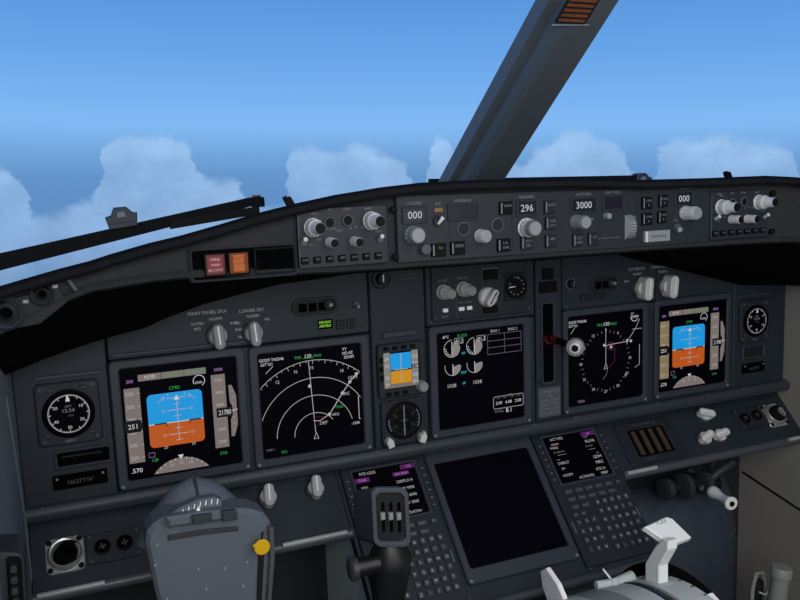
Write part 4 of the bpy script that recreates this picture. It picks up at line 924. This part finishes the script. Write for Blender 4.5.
# domed cover behind the hub with the trim scale
b = MB(); ap = kpts([(193, 477)], -.352)[0]; base = ap + Vector((0, -.01, -.085))
cen = Vector((-.545, -.352, -.05)); loops = []
for k in range(7):
    f_ = k / 6; r_ = .060 * (f_ ** .62) + .001; zc = ap.z - f_ ** 1.15 * .062
    loops.append([tuple(YM @ Vector((ap.x + r_*math.cos(a)*1.05, -.352 + (-abs(math.cos(math.pi/2 + a)) * 0 + r_*math.sin(a)*.75), zc))) for a in [2*math.pi*i/28 for i in range(28)]])
b.loft(loops[::-1], 'yoke'); b.build('column_cap', yk, smooth=True)
seam = [Vector((ap.x + .001, -.352 - (.060*(f_**.62) + .001)*.75 - .0003, ap.z - f_**1.15*.062)) for f_ in (.01, .1, .2, .35, .5, .65)]
b = MB(); b.tube([YM @ p for p in seam], .0016, 'yoke_dark', 8); b.build('cap_seam', yk, smooth=True)
b = MB()                                                   # tick scale curved along the top edge of the hub
for i in range(17):
    f_ = i / 16; x = 171 + 46*f_; y = 521 - 17*math.sin(f_*math.pi*.5); p, q_ = kpts([(x, y), (x + .8, y - 5)], -.402 if False else -.398)
    b.tube([YM @ p, YM @ q_], .0006, 'label' if i % 2 else 'white', 5)
b.build('trim_scale', yk)
b = kprism([(196, 512), (201, 512), (198.5, 506)], -.404, .003, 'white', .0003); b.build('trim_pointer', yk)
b = kprism([(166, 523), (200, 510), (222, 507), (222, 500), (214, 497), (197, 500), (180, 508), (165, 518)], -.3975, .012, 'yoke', .001); b.build('scale_bed', yk)
# right horn
def rr_px(x0, y0, x1, y1, r_, skew=0): return [(x + skew * (y - y0), y) for x, y in rrect((x0 + x1)/2, (y0 + y1)/2, x1 - x0, y1 - y0, r_, 5)]
fr_o = rr_px(370, 487, 407, 546, 8, .05)
fo_ = [YM @ p for p in kpts(fr_o, -.400)]; bo_ = [YM @ p for p in kpts(rr_px(353, 489, 396, 541, 9, .05), -.365)]; cf_ = sum(fo_, Vector()) / len(fo_)
b = MB(); b.loft([bo_, [p + (bo_[i] - p) * .1 for i, p in enumerate(fo_)], [p + (cf_ - p) * .06 for p in fo_]], 'yoke_dark'); hb = b.build('right_horn', yk, smooth=True)
b = MB(); po_ = [(p.x, p.z) for p in kpts(fr_o, -.402)]; pi_ = [(p.x, p.z) for p in kpts(rr_px(374.5, 492, 403, 541, 6, .05), -.402)]
if sum(po_[i-1][0]*po_[i][1] - po_[i][0]*po_[i-1][1] for i in range(len(po_))) < 0: po_, pi_ = po_[::-1], pi_[::-1]
b.T = YM @ Frame((0, -.402, 0), (0, -1, 0)).mat(0, 0); b.frame(po_, pi_, -.002, .004, 'rail', .001, -.001); b.build('counter_rim', hb)
b = kprism(rr_px(375, 493, 402, 540, 6, .05), -.4025, .002, 'panel_dark', .0005); b.build('counter_face', hb)
for i in range(3):
    xx = 381.5 + i*8
    b = kprism([(xx, 503), (xx + 3, 502), (xx + 4, 531 + 1), (xx + 1, 532)], -.4035, .002, 'recess', .0003); b.build('counter_slot', hb)
    b = kprism([(xx - .5, 514), (xx + 4, 513), (xx + 4.4, 520), (xx, 521)], -.408, .005, 'knob', .001); b.build('counter_wheel', hb)
gp = kpts([(389, 540), (390, 556), (390, 566), (388, 600), (383, 650)], -.378)
b = MB(); b.tube([YM @ p for p in gp], [.017, .026, .0255, .019, .018], 'yoke_black', 22); b.build('right_grip', yk, smooth=True)
b = MB(); s0, s1, s2 = kpts([(378, 563), (356, 568), (351, 569)], -.385); b.tube([YM @ s0, YM @ s1], [.011, .0115], 'yoke_black', 18); b.tube([YM @ s1, YM @ s2], [.014, .0135], 'yoke_dark', 18); b.tube([YM @ (s2 - Vector((0, 0, 0))), YM @ (s2 + (s2 - s1) * .3)], [.0145, .012], 'rail', 18); b.build('push_to_talk_switch', yk, smooth=True)
# spokes from the grips down to the hub
b = MB(); g_ = gp[-1]; hc = kpts([(225, 690)], -.385)[0]
b.tube([YM @ (g_ + Vector((0, 0, .01))), YM @ (g_ + Vector((-.01, 0, -.03))), YM @ (g_ + Vector((-.05, .005, -.05))), YM @ (hc + Vector((.02, 0, .0))), YM @ hc], [.017, .018, .018, .017, .017], 'yoke_black', 18); b.build('spoke', yk, smooth=True)
# left horn at the picture's edge
b = kprism(rr_px(-24, 554, 23, 625, 9, .06), -.40, .050, 'yoke_dark', .004); lh = b.build('left_horn', yk, smooth=True)
b = kprism(rr_px(6, 558, 21, 612, 4, .06), -.404, .004, 'black', .001); b.build('switch_plate', lh)
for i in range(4): b = kprism(rr_px(9.5 + i*.7, 567 + i*11, 17 + i*.7, 574 + i*11, 2.5, 0), -.410, .007, 'yoke_dark', .001); b.build('thumb_switch', lh)
gl_ = kpts([(2, 615), (4, 650), (20, 700)], -.385); b = MB(); b.tube([YM @ p for p in gl_] , [.018, .020, .019], 'yoke_black', 18); b.build('left_grip', yk, smooth=True)
b = MB(); b.tube([YM @ gl_[-1], YM @ (gl_[-1] + Vector((.03, 0, -.03))), YM @ (hc + Vector((-.04, 0, 0))), YM @ hc], [.019, .018, .017, .017], 'yoke_black', 18); b.build('spoke', yk, smooth=True)
# column under the hub
b = MB(); b.tube([YM @ Vector((-.545, -.36, -.06)), YM @ Vector((-.545, -.35, -.2)), YM @ Vector((-.545, -.30, -.7)), YM @ Vector((-.545, -.27, -1.1))], [.036, .032, .035, .045], 'yoke_dark', 24); b.build('column', yk, smooth=True)
p = kpts([(262, 547)], -.412)[0]
b = MB(); b.T = T(p) @ Matrix.Rotation(math.pi/2, 4, 'X'); b.lathe([(.0085, -.0015), (.0085, .0012), (.0075, .0018)], 'tag', n=24)
b.prism([(-.0105, .0035), (-.004, -.001), (-.001, .009)], -.001, .0014, 'tag', .0003); b.tube([(0, .006, 0), (.002, .016, -.002)], .0012, 'black', 6)
o = b.build('yellow_tag'); tag(o, 'small round yellow tag hanging at the right edge of the control wheel hub', 'tag')

# ------------------------------------------------------------------ throttle quadrant
tq = thing('throttle_quadrant', T((0, -.40, -.452)), 'pale grey curved lever quadrant below the blank lower screen', 'throttle quadrant')
QC = Vector((0, -.40, -.452)); QR = .215
def drum(x0, x1, r_, a0=15, a1=165, m='quadrant', cyo=0, n_=32):
    b = MB(); pts = [(-(r_*math.cos(math.radians(a0 + (a1 - a0)*i/n_))), r_*math.sin(math.radians(a0 + (a1 - a0)*i/n_))) for i in range(n_ + 1)] 
    pts = pts + [(pts[-1][0], -.3), (pts[0][0], -.3)]
    N_ = len(pts); vs = [(x, y, z) for x in (x0, x1) for y, z in pts]
    b.add(vs, [tuple(range(N_)), tuple(range(2*N_ - 1, N_ - 1, -1))] + [(i, N_ + i, N_ + (i+1) % N_, (i+1) % N_) for i in range(N_)], m); return b
strips = [(-.125, -.098, 'quadrant_light'), (-.094, -.074, 'quadrant'), (-.070, -.022, 'quadrant_light'), (-.018, .018, 'quadrant'), (.022, .060, 'quadrant_light'), (.064, .072, 'slotline'), (.078, .122, 'quadrant_light')]
drum(-.124, .121, QR - .006, m='slotline').build('drum', tq)
for x0, x1, m_ in strips: drum(x0, x1, QR, m=m_).build('cover_strip', tq)
b = MB()
for i in range(14):
    a = math.radians(40 + i*6.5)
    for x in (-.10, .118): p = Vector((x, -(QR + .0006)*math.cos(a), (QR + .0006)*math.sin(a))); b.T = T(p) @ Matrix.Rotation(math.pi/2 - a if False else a - math.pi/2, 4, 'X'); b.box(0, 0, -.001, .005, .0015, .0014, 'slotline')
b.build('scale_marks', tq)
QM = tq.matrix_world.inverted()
def solid(pp, X, th, m, name, parent=tq, ch=.0015):          # side outline in the plane X, thickness along X
    fr = Frame((X, 0, 0), (-1, 0, 0), (0, -1, 0)); pts = []
    for x, y in pp:
        d = ray(x, y); p = CAM + d * ((X - CAM.x) / d.x); pts.append((p.dot(fr.U), p.dot(fr.V)))
    ar = sum(pts[i-1][0]*pts[i][1] - pts[i][0]*pts[i-1][1] for i in range(len(pts)))
    if ar < 0: pts = pts[::-1]
    b = MB(); b.T = QM @ fr.mat(0, 0); b.prism(pts, -th, 0, m, ch); return b.build(name, parent)
# flap lever: bent white stem with a wide flat knob
fl = solid([(645, 588), (645, 563), (655, 546), (663, 539), (668, 541), (668, 550), (659, 566), (659, 592)], .088, .016, 'lever', 'flap_lever')
fw = [(-.378, -.150), (-.355, -.148), (-.348, -.158), (-.352, -.166), (-.372, -.166)]
b = MB(); b.T = QM
top = [Vector((.064, -.345, -.158)), Vector((.088, -.318, -.158)), Vector((.142, -.350, -.176)), Vector((.116, -.388, -.176))]
def at_plane(x, y, O, N):
    d = ray(x, y); N = Vector(N); return CAM + d * ((Vector(O) - CAM).dot(N) / d.dot(N))
NN = Vector((.05, -.55, .83)).normalized(); OO = (.10, -.35, -.170)
kp = [at_plane(x, y, OO, NN) for x, y in ((645, 526), (666, 517), (672, 519), (691, 538), (671, 545))]
frk = Frame(kp[0], NN, (1, 0, 0)); pl_ = [((p - kp[0]).dot(frk.U), (p - kp[0]).dot(frk.V)) for p in kp]
ar = sum(pl_[i-1][0]*pl_[i][1] - pl_[i][0]*pl_[i-1][1] for i in range(len(pl_)))
if ar < 0: pl_ = pl_[::-1]
b.T = QM @ frk.mat(0, 0); b.prism(pl_, -.010, 0, 'lever', .002)
c2 = (sum(p[0] for p in pl_)/len(pl_), sum(p[1] for p in pl_)/len(pl_)); b.text('FLAP', c2[0] - .006, c2[1] + .012, .006, .0003, 'label')
b.build('lever_knob', fl, fl.matrix_local.inverted())
sb = solid([(540, 571), (546, 568), (557, 584), (563, 598), (568, 640), (553, 640), (548, 604), (542, 586)], -.045, .007, 'white', 'speed_brake_lever')
# start lever stub
b = MB(); pp_ = [at_plane(x, y, (.05, -.31, -.262), (0, -.55, .83)) for x, y in ((616, 590), (614, 583), (603, 569), (596, 585), (632, 577))]
b.T = QM; b.tube([pp_[0] - Vector((0, 0, .02)), pp_[0], pp_[1] + Vector((0, 0, .006))], [.009, .009, .006], 'quadrant_light', 14); b.tube([pp_[1], pp_[2]], [.0018, .0014], 'white', 8); b.tube([pp_[3], pp_[1], pp_[4]], [.006, .007, .010], 'quadrant_light', 12); b.build('start_lever', tq, smooth=True)
b = MB(); b.T = QM; p = at_plane(642, 579, (.09, -.31, -.262), (0, -.55, .83)); b.T = QM @ T(p); b.box(0, 0, -.02, .012, .012, .022, 'quadrant_light', .002); b.build('detent_block', tq)
# trim wheels
for X0, X1, lab in ((.128, .150, 'black trim wheel on the right side of the lever quadrant'), (-.152, -.130, 'black trim wheel on the left side of the lever quadrant')):
    t = thing('trim_wheel', T(((X0 + X1)/2, -.350, -.415)) @ Matrix.Rotation(math.pi/2, 4, 'Y'), lab, 'wheel', 'stabiliser trim wheels')
    h_ = (X1 - X0)/2; b = MB(); b.lathe([(.03, -h_*.5), (.145, -h_*.5), (.150, -h_), (.170, -h_), (.176, -h_*.5), (.176, h_*.5), (.170, h_), (.150, h_), (.145, h_*.5), (.03, h_*.5)], 'black', n=64); b.build('wheel', t, smooth=True)
    b = MB(); b.T = Matrix.Rotation(math.radians(200 if X0 > 0 else 160), 4, 'Z'); b.box(.1755, 0, -h_*.5, .0016, .014, h_, 'white'); b.build('white_mark', t)
    b = MB(); b.lathe([(.034, -h_*.9), (.034, h_*.9)], 'yoke_dark', n=24); b.build('hub', t)
# quadrant body side standing on floor
b = MB(); b.T = QM; vs = [(x, y, z) for x in (-.12, .12) for y in (-.60, -.21) for z in (-1.10, -.50)]
b.add(vs, [(0, 1, 3, 2), (4, 6, 7, 5), (0, 4, 5, 1), (2, 3, 7, 6), (0, 2, 6, 4), (1, 5, 7, 3)], 'pedestal'); b.build('pedestal_body', tq)

# ------------------------------------------------------------------ under the right lower panel: linkage, spool handle, column boot, tubes
t = thing('pedal_linkage', T((.47, .03, -.26)), 'dark mechanical linkage hanging under the right lower panel', 'linkage'); LM = t.matrix_world.inverted()
b = MB(); b.T = LM
def pyY(x, y, Y): d = ray(x, y); return CAM + d * ((Y - CAM.y) / d.y)
b.tube([pyY(664, 490, .02), pyY(690, 482, .02), pyY(716, 484, .02)], [.016, .020, .016], 'yoke_black', 14); b.build('shaft', t, smooth=True)
for (x, y, s_) in ((666, 489, .022), (684, 486, .026), (704, 483, .024)):
    b = MB(); b.T = LM @ T(pyY(x, y, .0)) @ Matrix.Rotation(math.pi/2, 4, 'Y'); b.lathe([(s_*.45, -.008), (s_, -.006), (s_, .006), (s_*.45, .008)], 'yoke_dark', n=20); b.build('collar', t, smooth=True)
b = MB(); b.T = LM; b.tube([pyY(733, 462, -.01), pyY(716, 474, -.01), pyY(700, 490, .0)], .008, 'yoke_dark', 10); b.tube([pyY(690, 470, .04), pyY(694, 484, .02)], .01, 'yoke_dark', 10); b.build('link_rod', t, smooth=True)
b = MB(); b.T = LM; b.tube([pyY(712, 455, .045), pyY(712, 480, .04)], .010, 'yoke_dark', 10); b.build('hanger', t)
a_, c_ = pyY(711, 491, -.02), pyY(732, 504, -.09)
t = thing('spool_handle', T(a_), 'white spool shaped handle poking out below the right lower panel', 'handle'); SM = t.matrix_world.inverted(); d_ = c_ - a_
b = MB(); b.T = SM; b.tube([a_ + d_*k for k in (0, .08, .2, .45, .7, .85, .97, 1)], [.009, .013, .0125, .0085, .0085, .012, .0135, .0115], 'lever', 20); b.build('grip', t, smooth=True)
b = MB(); b.T = SM; b.tube([a_ + d_*1.0, a_ + d_*1.02], [.0055, .005], 'recess', 14); b.build('bore', t)
b = MB(); b.T = SM; b.tube([a_ - d_*.7, a_ + d_*.02], [.006, .006], 'yoke_dark', 12); b.build('stem', t)
# blue-grey boot/cover in the right footwell
t = thing('footwell_cover', T((.56, .06, -.5)), 'smooth blue-grey curved cover in the right footwell beside the wall', 'cover'); FM = t.matrix_world.inverted()
b = MB(); b.T = FM; loops = []
for z, ry, y0 in ((-.33, .045, .085), (-.36, .07, .06), (-.42, .085, .045), (-.50, .09, .04), (-1.1, .09, .04)):
    loops.append([(.49 + .205*math.cos(a)*.96, min(.128, y0 + .055 + ry*.8*math.sin(a)), z) for a in [2*math.pi*i/32 for i in range(32)]])
b.loft(loops, 'cover'); b.build('shell', t, smooth=True)
b = MB(); b.T = FM; b.tube([(.49 + .207*math.cos(a)*.96, .1 + .071*math.sin(a), -.455) for a in [math.radians(195 + 15*i) for i in range(11)]], .0028, 'rail', 6); b.build('piping', t, smooth=True)
b = MB(); b.T = FM @ T(pyY(716, 526, .06)); b.box(0, 0, -.03, .010, .02, .05, 'black', .002); b.build('dark_slot', t)
# two grey tubes lower right
def tube_thing(px, py, X_, r_, label, ring):
    d = ray(px, py); top_ = CAM + d * ((X_ - CAM.x) / d.x)
    t = thing('grey_tube', T(top_), label, 'tube', 'grey tubes in the right footwell'); TM = t.matrix_world.inverted()
    ax_ = Vector((-.10, .03, -1)).normalized()
    end = top_ + ax_ * ((top_.z + 1.10) / -ax_.z)
    b = MB(); b.T = TM
    if not ring:
        b.tube([top_, top_ + ax_*.004, top_ + ax_*.018, top_ + ax_*.02, end], [r_*.95, r_*1.1, r_*1.1, r_*.9, r_*.95], 'tube', 24); b.build('barrel', t, smooth=True)
    else:
        b.tube([top_ + ax_*.014, top_ + ax_*.03, end], [r_*.7, r_*.75, r_*.8], 'yoke_black', 20); b.build('barrel', t, smooth=True)
        b = MB(); b.T = TM
        b.tube([top_ + Vector((-r_*1.05, 0, -.16)), top_ + Vector((-r_*1.05, 0, -.03)), top_ + Vector((-r_*.5, 0, 0)), top_ + Vector((r_*.6, 0, .0)), top_ + Vector((r_*1.2, 0, -.03)), top_ + Vector((r_*1.15, 0, -.16))], r_*.28, 'tube', 10)
        b.tube([top_ + Vector((-r_*.8, -r_*.8, -.03)), top_ + Vector((0, -r_*1.1, -.036)), top_ + Vector((r_*.9, -r_*.8, -.03))], r_*.14, 'rail_bright', 8); b.build('wire_guard', t, smooth=True)
    return t
tube_thing(782, 567, .52, .0175, 'plain grey capped tube standing right of the guarded one in the lower right corner', False)
tube_thing(759, 573, .50, .0150, 'dark tube inside a pale loop guard in the lower right corner', True)

# ------------------------------------------------------------------ sky
wd = bpy.data.worlds.new('sky'); SC.world = wd; wd.use_nodes = True; nt = wd.node_tree; nt.nodes.clear()
N_ = nt.nodes.new; Lk = nt.links.new
def math_(op, a, b_=None, c_=None):
    n = N_('ShaderNodeMath'); n.operation = op
    for i, v in enumerate((a, b_, c_)):
        if v is None: continue
        if isinstance(v, (int, float)): n.inputs[i].default_value = v
        else: Lk(v, n.inputs[i])
    return n.outputs[0]
tc = N_('ShaderNodeTexCoord'); nrm = N_('ShaderNodeVectorMath'); nrm.operation = 'NORMALIZE'; Lk(tc.outputs['Generated'], nrm.inputs[0])
k_ = .0367; az0 = math.radians(22.9)
up = Vector((k_*math.cos(az0), -k_*math.sin(az0), 1)).normalized()
dp = N_('ShaderNodeVectorMath'); dp.operation = 'DOT_PRODUCT'; Lk(nrm.outputs[0], dp.inputs[0]); dp.inputs[1].default_value = up
elev = math_('MULTIPLY', math_('ARCSINE', dp.outputs['Value']), 180/math.pi)
sp = N_('ShaderNodeSeparateXYZ'); Lk(nrm.outputs[0], sp.inputs[0])
az = math_('MULTIPLY', math_('ARCTAN2', sp.outputs[0], sp.outputs[1]), 180/math.pi)
def ramp(fac, stops, e0, e1):
    mr = N_('ShaderNodeMapRange'); Lk(fac, mr.inputs[0]); mr.inputs[1].default_value = e0; mr.inputs[2].default_value = e1
    r = N_('ShaderNodeValToRGB'); Lk(mr.outputs[0], r.inputs[0]); cr = r.color_ramp
    while len(cr.elements) < len(stops): cr.elements.new(.5)
    for e, (p_, c_) in zip(cr.elements, stops): e.position = (p_ - e0)/(e1 - e0); e.color = lin(c_) + (1,)
    return r.outputs[0]
skyc = ramp(elev, [(-90, (26, 30, 38)), (-35, (36, 42, 52)), (-14, (70, 100, 140)), (-3, (92, 140, 192)), (.4, (98, 146, 200)), (2.0, (112, 163, 216)), (4.0, (131, 186, 243)), (5.5, (124, 180, 242)), (9, (104, 164, 232)), (13.5, (84, 146, 217)), (30, (62, 120, 200)), (90, (58, 76, 104))], -90, 90)
# vapour texture
cmb = N_('ShaderNodeCombineXYZ'); Lk(math_('MULTIPLY', az, .1), cmb.inputs[0]); Lk(math_('MULTIPLY', elev, .13), cmb.inputs[1])
n1 = N_('ShaderNodeTexNoise'); n1.inputs['Scale'].default_value = 3.2; n1.inputs['Detail'].default_value = 7; n1.inputs['Roughness'].default_value = .62; Lk(cmb.outputs[0], n1.inputs['Vector'])
n2 = N_('ShaderNodeTexNoise'); n2.inputs['Scale'].default_value = 1.6; n2.inputs['Detail'].default_value = 4; Lk(cmb.outputs[0], n2.inputs['Vector'])
sx_ = N_('ShaderNodeSeparateColor'); Lk(n1.outputs['Color'], sx_.inputs[0])
azw = math_('ADD', az, math_('MULTIPLY', math_('SUBTRACT', sx_.outputs[0], .5), 3.0))
ew = math_('ADD', elev, math_('MULTIPLY', math_('SUBTRACT', sx_.outputs[1], .5), 2.2))
knots = [(-140, 170), (-60, 185), (-20, 172), (0, 168), (14, 172), (22, 196), (34, 212), (55, 210), (82, 200), (95, 196), (101, 152), (118, 143), (150, 138), (176, 141), (190, 152), (199, 172), (212, 178), (228, 176), (240, 183), (247, 206), (274, 206), (284, 186), (289, 155), (302, 148), (330, 151), (358, 143), (385, 152), (405, 165),
         (418, 190), (430, 152), (441, 137), (454, 150), (470, 172), (490, 168), (500, 152), (516, 168), (530, 156), (555, 142), (574, 130), (595, 139), (622, 148), (632, 165), (645, 190), (655, 158), (672, 145), (710, 141), (740, 147), (780, 152), (794, 172), (806, 190), (860, 170), (960, 150)]
fc = N_('ShaderNodeFloatCurve'); mr = N_('ShaderNodeMapRange'); Lk(azw, mr.inputs[0]); A0, A1 = -15.0, 62.0; mr.inputs[1].default_value = A0; mr.inputs[2].default_value = A1; Lk(mr.outputs[0], fc.inputs['Value'])
pts_ = [((22.9 + math.degrees(math.atan((x - 400)/812)) - A0)/(A1 - A0), ((187 - y)/14.2 + 4)/10) for x, y in knots]
cv = fc.mapping.curves[0]
cv.points[0].location = pts_[0]; cv.points[1].location = pts_[-1]
for p_ in pts_[1:-1]: cv.points.new(*p_)
for p_ in cv.points: p_.handle_type = 'VECTOR' if False else 'AUTO'
fc.mapping.update()
H = math_('SUBTRACT', math_('MULTIPLY', fc.outputs[0], 10), 4)
dh = math_('SUBTRACT', H, ew)
ms = N_('ShaderNodeMapRange'); ms.interpolation_type = 'SMOOTHSTEP'; Lk(dh, ms.inputs[0]); ms.inputs[1].default_value = -.25; ms.inputs[2].default_value = .55
dens = N_('ShaderNodeMapRange'); Lk(n2.outputs['Fac'], dens.inputs[0]); dens.inputs[1].default_value = .3; dens.inputs[2].default_value = .62; dens.inputs[3].default_value = .45; dens.inputs[4].default_value = 1.0
cmask = math_('MULTIPLY', math_('MULTIPLY', ms.outputs[0], dens.outputs[0]), .92)
cc = ramp(elev, [(-8, (128, 160, 200)), (-3, (146, 182, 226)), (0, (150, 188, 232)), (3, (163, 200, 242))], -90, 90)
nv = N_('ShaderNodeMix'); nv.data_type = 'RGBA'; nv.blend_type = 'MULTIPLY'; nv.inputs[0].default_value = 1; Lk(cc, nv.inputs[6])
br = N_('ShaderNodeMapRange'); Lk(sx_.outputs[2], br.inputs[0]); br.inputs[1].default_value = .3; br.inputs[2].default_value = .7; br.inputs[3].default_value = .86; br.inputs[4].default_value = 1.1
cb = N_('ShaderNodeCombineColor'); [Lk(br.outputs[0], cb.inputs[i]) for i in range(3)]; Lk(cb.outputs[0], nv.inputs[7])
mx = N_('ShaderNodeMix'); mx.data_type = 'RGBA'; Lk(cmask, mx.inputs[0]); Lk(skyc, mx.inputs[6]); Lk(nv.outputs[2], mx.inputs[7])
bg = N_('ShaderNodeBackground'); Lk(mx.outputs[2], bg.inputs[0]); bg.inputs[1].default_value = 1.0
wo = N_('ShaderNodeOutputWorld'); Lk(bg.outputs[0], wo.inputs[0])

# ------------------------------------------------------------------ light
sd = bpy.data.lights.new('sun', 'SUN'); sd.energy = 1.0; sd.angle = math.radians(14); sd.color = (1, .97, .93); so = bpy.data.objects.new('sun', sd); C.objects.link(so)
so.rotation_euler = Vector((-.62, -.70, .42)).to_track_quat('Z', 'Y').to_euler()
def lamp(nm, loc, tgt, size, en, col=(1, .98, .95)):
    ld = bpy.data.lights.new(nm, 'AREA'); ld.energy = en; ld.size = size; ld.color = col; lo = bpy.data.objects.new(nm, ld); C.objects.link(lo)
    lo.location = loc; lo.rotation_euler = (Vector(loc) - Vector(tgt)).to_track_quat('Z', 'Y').to_euler()
lamp('fill_light', (-.62, -1.60, .50), (-.1, 0, .0), .5, 10.6)  # added fill light behind the camera, not a fixture of the cockpit
lamp('fill_light', (.15, -1.65, .30), (.2, 0, .0), .6, 5.2)  # second added fill, set lower to reach under the hood
lamp('overhead_fill', (.0, -1.1, .78), (.1, -.3, -.3), .4, 4.5)  # unseen overhead fill, added to brighten the panels from above
SC.view_settings.view_transform = 'Standard'; SC.view_settings.look = 'None'; SC.view_settings.exposure = 0; SC.view_settings.gamma = 1; SC.view_settings.use_curve_mapping = False
